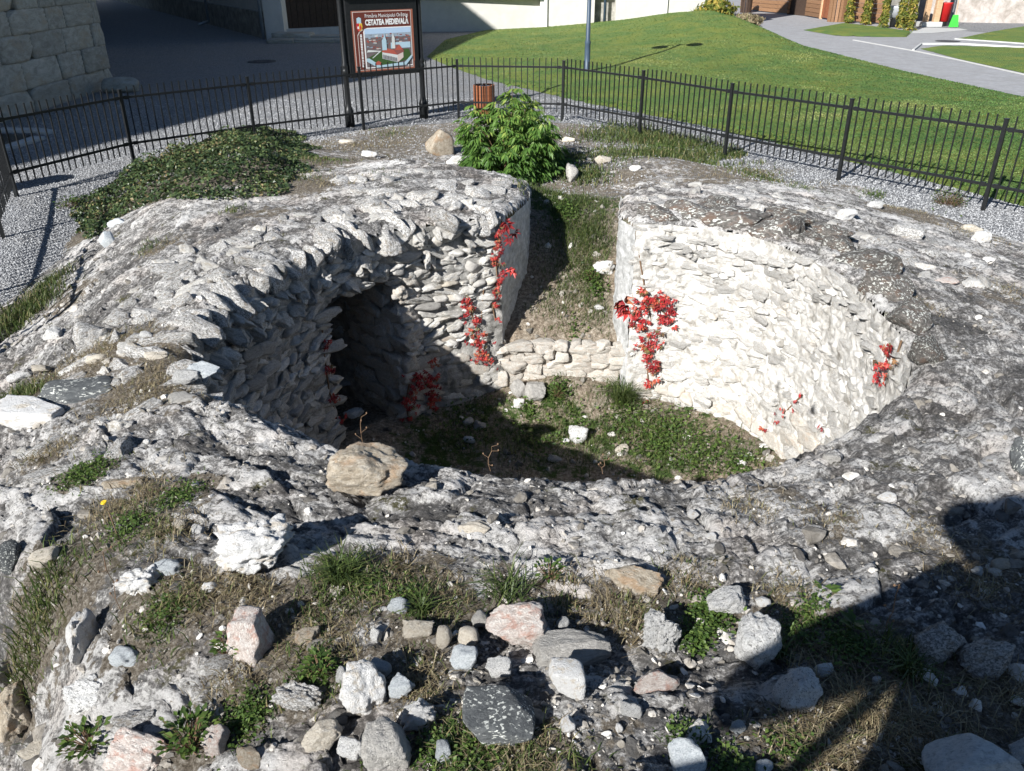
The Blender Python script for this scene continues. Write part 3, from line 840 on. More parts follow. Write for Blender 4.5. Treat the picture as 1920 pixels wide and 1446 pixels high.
# slanting slabs of the broken vault round the left rim
rs = random.Random(21)
def topz(x, y): return float(top_h(np.array([x]), np.array([y]))[0])
def basez(x, y): return float(base_h(np.array([x]), np.array([y])))
u = .12
while u < S_LEFT_END - 0.1:
    t = RC.tan(np.array([u]))[0]; n = inward(t[None])[0]; P = RC.at(np.array([u]))[0]
    w = rs.uniform(.05, .17)
    ln = rs.uniform(.09, .22); hh = rs.uniform(.05, .13)
    inn = rs.uniform(-.1, .07)
    q = P + n * (inn - ln * .35)
    zb = basez(q[0], q[1]) - rs.uniform(.04, .14)
    yaw = math.atan2(n[1], n[0]) + rs.uniform(-.25, .25)
    o = link('vault_slab', rs.choice(VAR['vault']), wall_L, (q[0] - wall_L.location[0], q[1] - wall_L.location[1], zb - wall_L.location[2]), (rs.uniform(-.7, .7), rs.uniform(-.25, .6), yaw + rs.uniform(-.3, .3)), (ln, w * .54, hh))
    u += w * rs.uniform(.9, 1.5)
# second row, set further back and lower
for k in range(90):
    u = rs.uniform(.1, S_LEFT_END - .2); t = RC.tan(np.array([u]))[0]; n = inward(t[None])[0]; P = RC.at(np.array([u]))[0]
    q = P - n * rs.uniform(.2, .9)
    zb = basez(q[0], q[1]) - .03
    link('top_stone', rs.choice(VAR['vault'] + VAR['dark'][:6]), wall_L, (q[0] - wall_L.location[0], q[1] - wall_L.location[1], zb - wall_L.location[2]), (rs.uniform(-.5, .5), rs.uniform(-.4, .4), math.atan2(n[1], n[0]) + rs.uniform(-.8, .8)), (rs.uniform(.05, .18), rs.uniform(.04, .1), rs.uniform(.03, .08)))
# stones under the slabs, leaning into the pit
for k in range(60):
    u = rs.uniform(.15, S_LEFT_END - .3); t = RC.tan(np.array([u]))[0]; n = inward(t[None])[0]; P = RC.at(np.array([u]))[0]
    q = P + n * rs.uniform(.0, .06)
    link('corbel_stone', rs.choice(VAR['dark']), wall_L, (q[0] - wall_L.location[0], q[1] - wall_L.location[1], rs.uniform(.3, .6) - wall_L.location[2]), (rs.uniform(-.4, .4), rs.uniform(.1, .6), math.atan2(n[1], n[0]) + rs.uniform(-.4, .4)), (rs.uniform(.07, .14), rs.uniform(.04, .08), rs.uniform(.035, .07)))
# dark capping stones of the right rim: px, py, width, height, z
for (a, b, w, h, z, yaw) in [(1235, 412, 70, 50, .6, .1), (1298, 408, 95, 60, .6, 0), (1375, 420, 125, 70, .58, -.2), (1452, 440, 95, 70, .58, -.35), (1520, 462, 55, 52, .56, 0), (1572, 470, 60, 50, .6, -.6), (1625, 498, 100, 55, .6, -.8),
                             (1668, 545, 90, 60, .63, -1.1), (1706, 600, 80, 70, .66, -1.3), (1735, 660, 70, 60, .68, -1.5), (1340, 385, 70, 30, .62, .2), (1480, 412, 80, 36, .62, -.2), (1560, 440, 70, 36, .62, -.4)]:
    z += .06; p = G(a, b - 4, z); d = depth_at(p)
    sx = w / FPX * d * .56; sz = h / FPX * d * .5
    link('capping_stone', rs.choice(VAR['cap']), wall_R, (p[0] - wall_R.location[0], p[1] + .0 - wall_R.location[1], z - wall_R.location[2]), (rs.uniform(-.15, .15), rs.uniform(-.15, .15), yaw), (sx * 1.05, sx * .8, max(.07, sz * .95)))
# ragged white stones right under the caps
for k in range(70):
    u = rs.uniform(RC.find(2.42, 4.4), RC.L - .05); t = RC.tan(np.array([u]))[0]; n = inward(t[None])[0]; P = RC.at(np.array([u]))[0]
    q = P + n * rs.uniform(-.02, .035)
    link('rim_stone', rs.choice(VAR['lime']), wall_R, (q[0] - wall_R.location[0], q[1] - wall_R.location[1], rs.uniform(.36, .56) - wall_R.location[2]), (rs.uniform(-.2, .2), rs.uniform(-.2, .2), math.atan2(t[1], t[0])), (rs.uniform(.04, .09), rs.uniform(.04, .08), rs.uniform(.015, .035)))
# top stones of the right pier
for k in range(60):
    x = rs.uniform(1.0, 4.6); y = rs.uniform(6.4, 9.4) - max(0, x - 2.3) * .9
    if sdist(np.array([x]), np.array([y]))[0] < .15: continue
    link('top_stone', rs.choice(VAR['vault'] + VAR['lime']), wall_R, (x - wall_R.location[0], y - wall_R.location[1], basez(x, y) - .02 - wall_R.location[2]), (rs.uniform(-.25, .25), rs.uniform(-.25, .25), rs.uniform(0, 6)), (rs.uniform(.05, .16), rs.uniform(.05, .12), rs.uniform(.03, .07)))
# quoins at the front corner of the left pier and its top
for k in range(30):
    x = rs.uniform(-1.9, .05); y = rs.uniform(7.4, 9.0) - max(0, -x - 1) * .4
    if sdist(np.array([x]), np.array([y]))[0] < .1: continue
    link('top_stone', rs.choice(VAR['vault']), wall_L, (x - wall_L.location[0], y - wall_L.location[1], basez(x, y) - .02 - wall_L.location[2]), (rs.uniform(-.3, .3), rs.uniform(-.3, .3), rs.uniform(0, 6)), (rs.uniform(.06, .2), rs.uniform(.06, .14), rs.uniform(.03, .08)))

# ------------------------------------------------------------ ground, lawn, paths
def sheet(name, poly, z, mat, kind='structure', label=None, thick=None, z0=None):
    mb = MB()
    n = len(poly)
    if thick:
        vs = [(p[0], p[1], z - thick) for p in poly] + [(p[0], p[1], z) for p in poly]
        mb.add(vs, [(k, (k + 1) % n, n + (k + 1) % n, n + k) for k in range(n)] + [tuple(range(n, 2 * n))])
    else: mb.add([(p[0], p[1], z) for p in poly], [tuple(range(n))])
    o = mb.build(name, mat); tag(o, label, kind=kind); return o
def area(poly):
    return sum(poly[i][0] * poly[(i + 1) % len(poly)][1] - poly[(i + 1) % len(poly)][0] * poly[i][1] for i in range(len(poly))) / 2
def ccw(poly): return poly if area(poly) > 0 else poly[::-1]
def pxpoly(pts, z=0): return ccw([G(a, b, z)[:2] for a, b in pts])
# gravel: one large sheet with a hole under the ruin (the ruin surface dips below it at its edge)
hole = []
for k in range(48):
    a = 2 * math.pi * k / 48
    hole.append((CX + 3.3 * math.cos(a), 5.9 + 4.7 * math.sin(a)))
NO = 48
outer = [(90 * math.cos(2 * math.pi * k / NO), 5 + 90 * math.sin(2 * math.pi * k / NO)) for k in range(NO)]
mb = MB(); vs = []; fs = []
NR = 60
for j in range(NR + 1):
    t = (j / NR) ** 3
    for k in range(NO):
        vs.append((hole[k][0] * (1 - t) + outer[k][0] * t, hole[k][1] * (1 - t) + outer[k][1] * t, 0))
for j in range(NR):
    for k in range(NO):
        a = j * NO + k; b = j * NO + (k + 1) % NO
        fs.append((a, a + NO, b + NO, b))
mb.add(vs, fs)
g = mb.build('gravel_ground', M['gravel']); tag(g, 'grey gravel yard around the ruin', kind='structure')
def poly_in(x, y, poly):
    x = np.asarray(x, float); y = np.asarray(y, float); ins = np.zeros(x.shape, bool); n = len(poly)
    for i in range(n):
        ax, ay = poly[i][:2]; bx, by = poly[(i + 1) % n][:2]
        if ay == by: continue
        ins ^= ((ay > y) != (by > y)) & (x < (bx - ax) * (y - ay) / (by - ay) + ax)
    return ins
def poly_dist(x, y, poly):
    D = np.full(np.shape(x), 1e9)
    n = len(poly)
    for i in range(n):
        ax, ay = poly[i][:2]; bx, by = poly[(i + 1) % n][:2]; ex, ey = bx - ax, by - ay
        t = np.clip(((x - ax) * ex + (y - ay) * ey) / (ex * ex + ey * ey + 1e-12), 0, 1)
        D = np.minimum(D, np.hypot(x - ax - t * ex, y - ay - t * ey))
    return D
# lawn outline measured on the ground
LAWN = [G(a, b)[:2] for a, b in [(800, 107), (850, 128), (920, 152), (1000, 170), (1090, 192), (1200, 213), (1300, 233), (1400, 256), (1500, 280), (1600, 306), (1700, 330), (1800, 356), (1920, 388)]]
LAWN += [(9.5, 7.5), (14, 8)]
LAWN += [G(a, b)[:2] for a, b in [(2250, 240), (1920, 183), (1700, 135), (1550, 97), (1440, 72), (1385, 54)]]
LAWN += [(12.5, 47), (6, 43), (-1.2, 38.3), (-2.5, 34)]
def lawn_h(x, y):
    e = np.clip(poly_dist(x, y, LAWN), 0, 3)
    h = .05 * sstep(0, .25, e)
    h = h + .8 * np.exp(-(((x - 7.4) / 3.6) ** 2 + ((y - 33) / 7.0) ** 2)) * sstep(0, 2.5, e)
    h = h + .12 * sstep(0, 2.5, e) + .03 * noise3(x * .8, y * .8, .5, 201) * sstep(0, 1, e)
    return h
def field(name, poly, hf, step, mat, label, holes=()):
    xs = [p[0] for p in poly]; ys = [p[1] for p in poly]
    # build on a grid clipped to the outline, with outline vertices snapped
    gx = np.arange(min(xs), max(xs) + step, step); gy = np.arange(min(ys), max(ys) + step, step)
    X, Y = np.meshgrid(gx, gy, indexing='ij'); X = X.ravel(); Y = Y.ravel()
    ins = poly_in(X, Y, poly); D = poly_dist(X, Y, poly)
    near = ins | (D < step * .75)
    # pull outside vertices to the border
    n = len(poly); out = np.where(near & (~ins | (D < step * .3)))[0]
    px = X.copy(); py = Y.copy()
    bd = np.full(len(out), 1e9); bx_ = X[out].copy(); by_ = Y[out].copy()
    for i in range(n):
        ax, ay = poly[i][:2]; bx, by = poly[(i + 1) % n][:2]; ex, ey = bx - ax, by - ay
        t = np.clip(((X[out] - ax) * ex + (Y[out] - ay) * ey) / (ex * ex + ey * ey + 1e-12), 0, 1)
        qx = ax + t * ex; qy = ay + t * ey; d = np.hypot(X[out] - qx, Y[out] - qy)
        s = d < bd; bd = np.where(s, d, bd); bx_ = np.where(s, qx, bx_); by_ = np.where(s, qy, by_)
    px[out] = bx_; py[out] = by_
    Z = hf(px, py)
    F = grid_faces(len(gx), len(gy), near)
    V, F, _ = compact(np.stack([px, py, Z], -1), F, {})
    o = link(name, mesh_np(name, V, F, [mat], True)); tag(o, label, kind='structure'); return o
field('lawn', LAWN, lambda x, y: lawn_h(x, y) + .004, .22, M['lawn'], 'mown lawn with a low mound beyond the fence')
# paved path and its islands
PATH = pxpoly([(1385, 56), (1440, 72), (1550, 97), (1700, 135), (1920, 183), (2300, 262), (2300, 150), (1990, 70), (1800, 46), (1560, 22), (1470, 0), (1330, -6), (1300, 20)])
sheet('paved_path', PATH, .004, M['paving'], label='grey paved path between the lawns')
def low_lawn(x, y, poly, h=.06):
    return .012 + h * sstep(0, .35, poly_dist(x, y, poly))
ISL1 = pxpoly([(1505, 57), (1570, 68), (1640, 70), (1700, 70), (1712, 60), (1650, 52), (1580, 44)])
field('lawn', ISL1, lambda x, y: low_lawn(x, y, ISL1), .25, M['lawn'], 'small lawn strip in front of the wooden cabin')
ISL2 = pxpoly([(1725, 92), (1760, 87), (1920, 92), (2100, 100), (2100, 165), (1920, 138), (1800, 112)])
field('lawn', ISL2, lambda x, y: low_lawn(x, y, ISL2), .25, M['lawn'], 'lawn strip between the two arms of the path')
ISL3 = pxpoly([(1793, 73), (1880, 56), (1960, 44), (2150, 60), (2150, 92), (1920, 82)])
field('lawn', ISL3, lambda x, y: low_lawn(x, y, ISL3), .25, M['lawn'], 'farther lawn strip below the pale wall')
sheet('gravel_strip', pxpoly([(1700, 50), (1780, 42), (1990, 44), (1930, 52), (1860, 62), (1800, 58)]), .008, M['gravel'], label='grey gravel strip at the foot of the pale wall')
sheet('concrete_apron', pxpoly([(1690, 64), (1720, 52), (1800, 54), (1815, 57), (1745, 63)]), .012, M['concrete'], label='pale concrete apron in front of the timber post')
# kerbs: each one is a run of thin concrete edging
def kerb(pts, w=.07, h=.06, z0=.0, label=''):
    mb = MB()
    P = [Vector((*G(a, b)[:2], 0)) for a, b in pts]
    for p, q in zip(P[:-1], P[1:]):
        d = q - p; c = (p + q) / 2
        mb.box((c.x, c.y, z0 + h / 2), (d.length - .004, w, h), math.atan2(d.y, d.x))
    o = mb.build('kerb', M['concrete'], bevel=.006); tag(o, label, kind='structure')
kerb([(1712, 96), (1727, 84), (1800, 84), (1920, 91), (2050, 100)], label='pale kerb round the lawn strip')
kerb([(1600, 76), (1712, 96), (1800, 114), (1920, 141), (2050, 170)], label='long pale kerb beside the path', h=.03)
kerb([(1790, 74), (1850, 78), (1960, 86)], label='pale kerb of the farther lawn strip', h=.04)
for (a, b, r, lab) in [(491, 116, .42, 'dark round manhole cover lying in the shaded gravel'), (1777, 78, .42, 'round manhole cover set in the path by the lawn corner')]:
    p = G(a, b); mb = MB(); mb.lathe((p[0], p[1], 0), [(r, .0), (r, .016), (r - .03, .018), (r - .05, .012)], 28)
    for k in range(8): mb.box((p[0] + (r - .15) * .8 * math.cos(k * .785), p[1] + (r - .15) * .8 * math.sin(k * .785), .016), (.1, .03, .006), k * .785)
    tag(mb.build('manhole_cover', plain('iron_%d' % a, (.06, .06, .065), .7, .2), smooth=False), lab, 'manhole cover')
# white painted edging at far left
t = empty('parking_edging', G(40, 260)); tag(t, 'white concrete edging round a dark drain pit behind the left fence panel', 'edging')
for pts in ([(0, 247), (70, 248)], [(0, 285), (75, 262)], [(70, 248), (95, 252)]):
    a = G(*pts[0]); b = G(*pts[1]); mb = MB(); d = math.hypot(b[0] - a[0], b[1] - a[1])
    mb.box(((a[0] + b[0]) / 2 - t.location.x, (a[1] + b[1]) / 2 - t.location.y, .03), (d, .22, .06), math.atan2(b[1] - a[1], b[0] - a[0])); mb.build('kerb_stone', M['concrete'], t, bevel=.01)
mb = MB(); mb.prism([(p[0] - t.location.x, p[1] - t.location.y) for p in pxpoly([(0, 252), (60, 254), (0, 278)])], .006, .012); mb.build('drain_grate', M['metal_black'], t)

# ------------------------------------------------------------ fence
POSTS = [(-4.1, 5.2), (-4.85, 7.0), (-5.62, 8.83), (-6.42, 10.61), (-5.66, 12.5), (-4.22, 13.92), (-2.64, 15.21), (-1.0, 16.38), (.97, 16.09), (2.21, 14.55), (3.30, 12.89), (4.5, 11.33), (5.7, 9.78), (6.9, 8.2), (8.1, 6.6)]
fence = empty('metal_fence', (POSTS[0][0], POSTS[0][1], 0)); tag(fence, 'low black metal railing with thin upright bars running round the ruin', 'fence')
FX0, FY0 = POSTS[0]
mb = MB(); mb.box((0, 0, .545), (.042, .042, 1.09)); mb.box((0, 0, 1.095), (.05, .05, .012)); post_me = mb.mesh('post', M['metal_black'])
mb = MB(); mb.box((0, 0, 0), (.015, .015, .95)); bar_me = mb.mesh('bar', M['metal_black'])
mb = MB(); mb.box((0, 0, 0), (.06, .03, .05)); clamp_me = mb.mesh('clamp', M['metal_black'])
for i, (x, y) in enumerate(POSTS):
    q = POSTS[min(i + 1, len(POSTS) - 1)]; q0 = POSTS[max(i - 1, 0)]
    link('post', post_me, fence, (x - FX0, y - FY0, -.03), (random.uniform(-.006, .006), random.uniform(-.006, .006), math.atan2(q[1] - q0[1], q[0] - q0[0])))
for i in range(len(POSTS) - 1):
    a = Vector((*POSTS[i], 0)); b = Vector((*POSTS[i + 1], 0)); d = b - a; yaw = math.atan2(d.y, d.x)
    for z, hh in ((.305, .032), (.952, .032)):
        mb = MB(); mb.box((0, 0, 0), (d.length - .05, .022, hh)); c = (a + b) / 2
        link('rail', mb.mesh('rail', M['metal_black']), fence, (c.x - FX0, c.y - FY0, z), (0, 0, yaw))
        for s in (.04, .96):
            p = a + d * s; link('clamp', clamp_me, fence, (p.x - FX0, p.y - FY0, z), (0, 0, yaw))
    nb = 17
    for k in range(1, nb + 1):
        p = a + d * (k / (nb + 1))
        link('bar', bar_me, fence, (p.x - FX0 + random.uniform(-.003, .003), p.y - FY0, .63 + random.uniform(-.006, .006)), (random.uniform(-.012, .012), random.uniform(-.012, .012), yaw))

# ------------------------------------------------------------ notice board
pl = Vector((*G(657, 238)[:2], 0)); pr = Vector((*G(795, 222)[:2], 0)); dv = pr - pl; yaw = math.atan2(dv.y, dv.x)
sgn = empty('notice_board', tuple(pl), yaw); tag(sgn, 'tall black notice board on two ringed posts with a brown poster of a town', 'notice board')
WD = dv.length
for x in (0, WD):
    mb = MB(); mb.lathe((x, 0, 0), [(.085, 0), (.085, .28), (.07, .32), (.055, .36), (.05, .42), (.048, .9), (.06, .92), (.066, .95), (.06, .98), (.05, 1.0), (.062, 1.03), (.062, 1.06), (.046, 1.1), (.042, 2.9), (.05, 2.92), (.03, 3.0), (.012, 3.06)], 16)
    mb.build('post', M['metal_black'], sgn, smooth=True)
PB, PT = .84, 2.02
x0, x1 = .07, WD - .07
mb = MB()
mb.box(((x0 + x1) / 2, 0, (PB + 2.14) / 2), (x1 - x0, .12, 2.14 - PB)); mb.build('case', M['metal_black'], sgn, bevel=.01)
mb = MB()
arc = [(x0 - .06, 2.14), (x0 - .06, 2.17)] + [((x0 + x1) / 2 - ((x1 - x0) / 2 - .05) * math.cos(math.pi * k / 12), 2.2 + .2 * math.sin(math.pi * k / 12)) for k in range(13)] + [(x1 + .06, 2.17), (x1 + .06, 2.14)]
n = len(arc); vs = [(p[0], -.12, p[1]) for p in arc] + [(p[0], .12, p[1]) for p in arc]
mb.add(vs, [(k, (k + 1) % n, n + (k + 1) % n, n + k) for k in range(n)] + [tuple(range(n)), tuple(range(n, 2 * n))[::-1]]); mb.build('canopy', M['metal_black'], sgn)
for z in (1.1, 1.75):
    for x, w in ((.03, .09), (WD - .03, .09)):
        mb = MB(); mb.box((x, 0, z), (w, .02, .02)); mb.build('bracket', M['metal_black'], sgn)
def flat(name, col, rough=.5): return plain(name, col, rough, 0, .04, 20, 0)
PM = {k: flat('print_' + k, c) for k, c in dict(brown=(.13, .035, .025), edge=(.3, .11, .07), white=(.75, .74, .72), sky=(.42, .55, .7), haze=(.3, .36, .42), town=(.16, .13, .13), roof=(.42, .1, .07), roof2=(.25, .09, .08), green=(.05, .1, .03), wall=(.6, .62, .6), pale=(.4, .55, .62), red=(.5, .04, .05), yellow=(.7, .45, .05), cream=(.6, .5, .45)).items()}
px0, px1, pz0, pz1 = x0 + .1, x1 - .09, .93, 1.93
def ppoly(pts, key, lay):
    """flat print shape; u,v in 0..1 of the poster"""
    return [(px0 + u * (px1 - px0), -.061 - .0012 * lay, pz0 + v * (pz1 - pz0)) for u, v in pts]
def pshape(name, shapes, parent):
    mb = MB(); mats = []
    for pts, key, lay in shapes:
        if PM[key] not in mats: mats.append(PM[key])
        vs = ppoly(pts, key, lay); mb.add(vs, [tuple(range(len(vs)))], mats.index(PM[key]))
    return mb.build(name, mats, parent)
rect = lambda a, b, c, d: [(a, b), (c, b), (c, d), (a, d)]
poster = pshape('poster', [(rect(0, 0, 1, 1), 'edge', 1), (rect(.02, .025, .965, .985), 'cream', 2), (rect(.03, .035, .955, .975), 'brown', 3)], sgn)
pic = [(rect(.19, .07, .945, .68), 'town', 5)]
pic += [([(.17, .05), (.955, .05), (.955, .72), (.24, .72), (.19, .7), (.17, .66)], 'white', 4), (rect(.19, .62, .945, .705), 'sky', 6), (rect(.19, .56, .945, .62), 'haze', 6)]
prs = random.Random(4)
for k in range(90):
    u = prs.uniform(.2, .9); v = prs.uniform(.36, .6); w = prs.uniform(.015, .05)
    pic.append((rect(u, v, min(u + w, .94), v + prs.uniform(.008, .024)), prs.choice(['roof', 'roof2', 'wall', 'town', 'haze', 'roof2', 'cream']), 7))
pic += [([(.2, .22), (.45, .34), (.9, .34), (.94, .18), (.7, .12), (.45, .08), (.3, .1)], 'green', 8), ([(.22, .36), (.44, .33), (.3, .22), (.28, .22), (.4, .32), (.2, .32)], 'wall', 9),
        (rect(.6, .36, .93, .46), 'pale', 8), ([(.45, .2), (.7, .12), (.7, .26), (.45, .32)], 'wall', 10), ([(.7, .12), (.8, .2), (.8, .3), (.7, .26)], 'cream', 10), ([(.44, .31), (.7, .25), (.66, .33), (.49, .38)], 'roof', 11), ([(.7, .25), (.82, .3), (.74, .42), (.66, .42), (.64, .34)], 'roof2', 11), ([(.66, .33), (.74, .42), (.8, .33)], 'roof', 12),
        ([(.455, .34), (.53, .34), (.53, .5), (.515, .56), (.5, .64), (.49, .56), (.455, .5)], 'pale', 12), ([(.62, .36), (.67, .36), (.67, .53), (.645, .62), (.62, .53)], 'wall', 12),
        ([(.19, .22), (.23, .22), (.4, .09), (.82, .12), (.94, .24), (.94, .19), (.84, .07), (.36, .055), (.19, .17)], 'pale', 13), ([(.33, .1), (.42, .1), (.42, .14), (.375, .17), (.33, .14)], 'roof', 14)]
for k in range(9): pic.append((rect(.46 + k * .026, .2 - k * .008, .47 + k * .026, .27 - k * .008), 'town', 15))
pshape('picture', pic, poster)
pshape('crest', [([(.08, .8), (.15, .8), (.15, .88), (.115, .9), (.08, .88)], 'pale', 5), ([(.07, .72), (.105, .66), (.115, .66), (.115, .8), (.07, .8)], 'red', 5), ([(.115, .66), (.15, .69), (.165, .74), (.16, .8), (.115, .8)], 'yellow', 5), (rect(.085, .71, .11, .75), 'white', 6), ([(.12, .68), (.15, .72), (.14, .78), (.12, .74)], 'red', 6)], poster)
def text(name, body, u, v, size, mat, width=None, rot=0, bold=0.0):
    cu = bpy.data.curves.new(name, 'FONT'); cu.body = body; cu.size = size; cu.align_x = 'LEFT'; cu.offset = bold; cu.resolution_u = 2
    o = bpy.data.objects.new(name, cu); C.objects.link(o)
    dg = bpy.context.evaluated_depsgraph_get(); me = bpy.data.meshes.new_from_object(o.evaluated_get(dg)); bpy.data.objects.remove(o)
    xs = [w.co.x for w in me.vertices]; sx = (width / (max(xs) - min(xs))) if width else 1
    me.materials.clear(); me.materials.append(mat)
    p = (px0 + u * (px1 - px0), -.061 - .0012 * 7, pz0 + v * (pz1 - pz0))
    q = link(name, me, poster, p); q.rotation_euler = (math.pi / 2, 0, 0) if not rot else Matrix(((0, -1, 0), (0, 0, -1), (1, 0, 0))).to_euler()
    q.scale = (sx, 1, 1); return q
PWd = px1 - px0
text('lettering', 'Primăria Municipiului Orăștie', .21, .885, .085, PM['white'], .7 * PWd)
text('lettering', 'CETATEA MEDIEVALĂ', .21, .765, .125, PM['white'], .71 * PWd, bold=.006)
pshape('side_strip', [([(.075, .05), (.085, .05), (.085, .6), (.12, .66), (.17, .69), (.17, .7), (.11, .675), (.075, .61)], 'cream', 5)], poster)
# the thin vertical caption is too small to read: a broken pale line
pshape('caption_line', [(rect(.115, .08 + k * .0262, .145, .08 + k * .0262 + prs.uniform(.012, .022)), 'white', 5) for k in range(21)], poster)

# ------------------------------------------------------------ litter bins
def slat_bin(loc, r, h, n, mat, label):
    t = empty('litter_bin', loc); tag(t, label, 'bin')
    mb = MB(); mb.lathe((0, 0, 0), [(r * .86, .02), (r * .86, h - .02), (r * .8, h - .02), (r * .8, .06)], 20); mb.build('liner', M['metal_blue'], t, smooth=True)
    for z in (.08, h - .05):
        mb = MB(); mb.lathe((0, 0, z), [(r * .93, 0), (r * .93, .03), (r * .87, .03), (r * .87, 0)], 20); mb.build('hoop', M['metal_black'], t, smooth=True)
    mb = MB(); mb.box((0, 0, 0), (.022 * 2 * r / .4, 2 * math.pi * r / n * .8, h)); me = mb.mesh('slat', mat)
    for k in range(n):
        a = 2 * math.pi * k / n
        link('slat', me, t, (r * .97 * math.cos(a), r * .97 * math.sin(a), h / 2 + .01), (0, 0, a))
    return t
slat_bin((-.52, 16.75, 0), .2, .56, 16, M['wood_red'], 'round reddish slatted litter bin behind the leafy bush')
slat_bin((-7.0, 10.75, 0), .22, .62, 16, M['wood_red'], 'brown slatted bin at the left frame edge behind the fence corner')
p = G(1568, 41); slat_bin((p[0], p[1], 0), .42, 1.25, 16, M['wood_board'], 'round slatted litter bin beside the cabin door')
p = G(1398, 24); slat_bin((p[0], p[1], 0), .3, .95, 14, M['wood_dark'], 'dark slatted litter bin in the shade behind the mound')

# ------------------------------------------------------------ lamp post
p = G(1100, 140, .1)
lamp = empty('lamp_post', (p[0], p[1], .08)); tag(lamp, 'slim blue-grey lamp post with two lamp heads standing in the lawn', 'lamp post')
mb = MB(); mb.lathe((0, 0, 0), [(.12, -.05), (.12, .03), (.075, .06), (.07, .75), (.08, .78), (.055, .84), (.045, 3.6)], 14); mb.build('pole', M['metal_blue'], lamp, smooth=True)
mb = MB(); mb.bar((-.55, 0, 3.55), (.55, 0, 3.55), .025); mb.build('cross_arm', M['metal_blue'], lamp)
for x in (-.55, .55):
    mb = MB(); mb.lathe((x, 0, 3.3), [(.06, .0), (.22, .06), (.26, .12), (.2, .2), (.05, .3)], 14); mb.build('lamp_head', M['metal_blue'], lamp, smooth=True)

# ------------------------------------------------------------ buildings
def wallbox(name, a, b, z0, z1, th, mat, parent, side=1):
    """wall panel from a to b (xy), thickness away from the viewer side"""
    a = Vector((a[0], a[1])); b = Vector((b[0], b[1])); d = b - a; n = Vector((-d.y, d.x)).normalized() * side
    mb = MB(); c = (a + b) / 2 + n * th / 2
    mb.box((c.x, c.y, (z0 + z1) / 2), (d.length, th, z1 - z0), math.atan2(d.y, d.x)); return mb.build(name, mat, parent)
# tall church at the left, mostly outside the picture; it shades the yard
ch = empty('stone_church', (0, 0, 0)); tag(ch, 'tall stone building at far left edge, only its shaded corner of big blocks in view', 'building')
foot = [(-20.6, -8), (-18.8, -3), (-17.9, -.5), (-16.8, 3.4), (-15.3, 6), (-13.9, 12.0), (-12.3, 21.4), (-14.8, 31), (-28, 58), (-44, 58), (-36, -6)]
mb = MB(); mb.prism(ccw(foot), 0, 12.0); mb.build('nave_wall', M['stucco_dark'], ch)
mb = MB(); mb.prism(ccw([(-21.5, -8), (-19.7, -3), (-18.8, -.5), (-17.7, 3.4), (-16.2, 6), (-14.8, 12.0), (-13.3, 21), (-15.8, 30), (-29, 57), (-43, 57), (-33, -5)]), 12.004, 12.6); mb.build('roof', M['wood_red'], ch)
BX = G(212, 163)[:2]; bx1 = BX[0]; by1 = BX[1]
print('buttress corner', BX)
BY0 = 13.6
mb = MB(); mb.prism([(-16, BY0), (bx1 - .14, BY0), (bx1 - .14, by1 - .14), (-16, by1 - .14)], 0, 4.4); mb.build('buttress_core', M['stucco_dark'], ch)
brs = random.Random(9)
AV = [rock_mesh('ashlar_block', 900 + i, M['ashlar'], sub=4, cuts=3, box=.96, rough=.035, depth=(1.05, 1.3)) for i in range(8)]
z = -.05
while z < 3.4:
    h = brs.uniform(.42, .58); y = BY0
    while y < by1 - .05:
        w = min(brs.uniform(.7, 1.6), by1 - y)
        if by1 - y - w < .3: w = by1 - y
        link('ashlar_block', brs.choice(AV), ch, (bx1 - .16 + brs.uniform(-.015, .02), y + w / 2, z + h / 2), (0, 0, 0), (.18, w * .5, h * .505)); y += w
    x = bx1
    while x > bx1 - 2.5:
        w = brs.uniform(.5, .9); link('ashlar_block', brs.choice(AV), ch, (x - w / 2 + .02, by1 - .14, z + h / 2), (0, 0, 0), (w * .515, .2, h * .53)); x -= w
    z += h * .97
tag(link('foundation_stone', rock_mesh('foundation_stone', 77, M['ashlar'], sub=3, box=.5), None, (*G(228, 172)[:2], .12), (0, 0, .4), (.42, .3, .2)), 'rough pale stone at the foot of the shaded block wall corner', 'rock')

# long building behind: plinth, buttresses, downpipes
fb = empty('old_building', (0, 0, 0)); tag(fb, 'long pale rendered building with projecting plinth behind the lawn', 'building')
K0 = G(500, 74)[:2]; A = G(190, -6)[:2]; Bq = G(790, 60)[:2]; B1 = G(1012, 58)[:2]; B2 = G(1205, 51)[:2]
D0 = G(640, 84)[:2]
yb = Bq[1]
def seg(a, b, z0, z1, th, key, nm): return wallbox(nm, a, b, z0, z1, th, M[key], fb)
seg(A, K0, 0, .95, .6, 'stucco_dark', 'plinth')
A2 = (A[0] + .3, A[1] + .35); K2 = (K0[0] + .1, K0[1] + .35)
seg((A[0] + .16, A[1] + .22), (K0[0] + .16, K0[1] + .22), .95, 7, .5, 'stucco', 'wall')
seg((K0[0], K0[1]), (K0[0] + .75, K0[1] - .1), 0, 5, .6, 'stucco_light', 'pilaster')
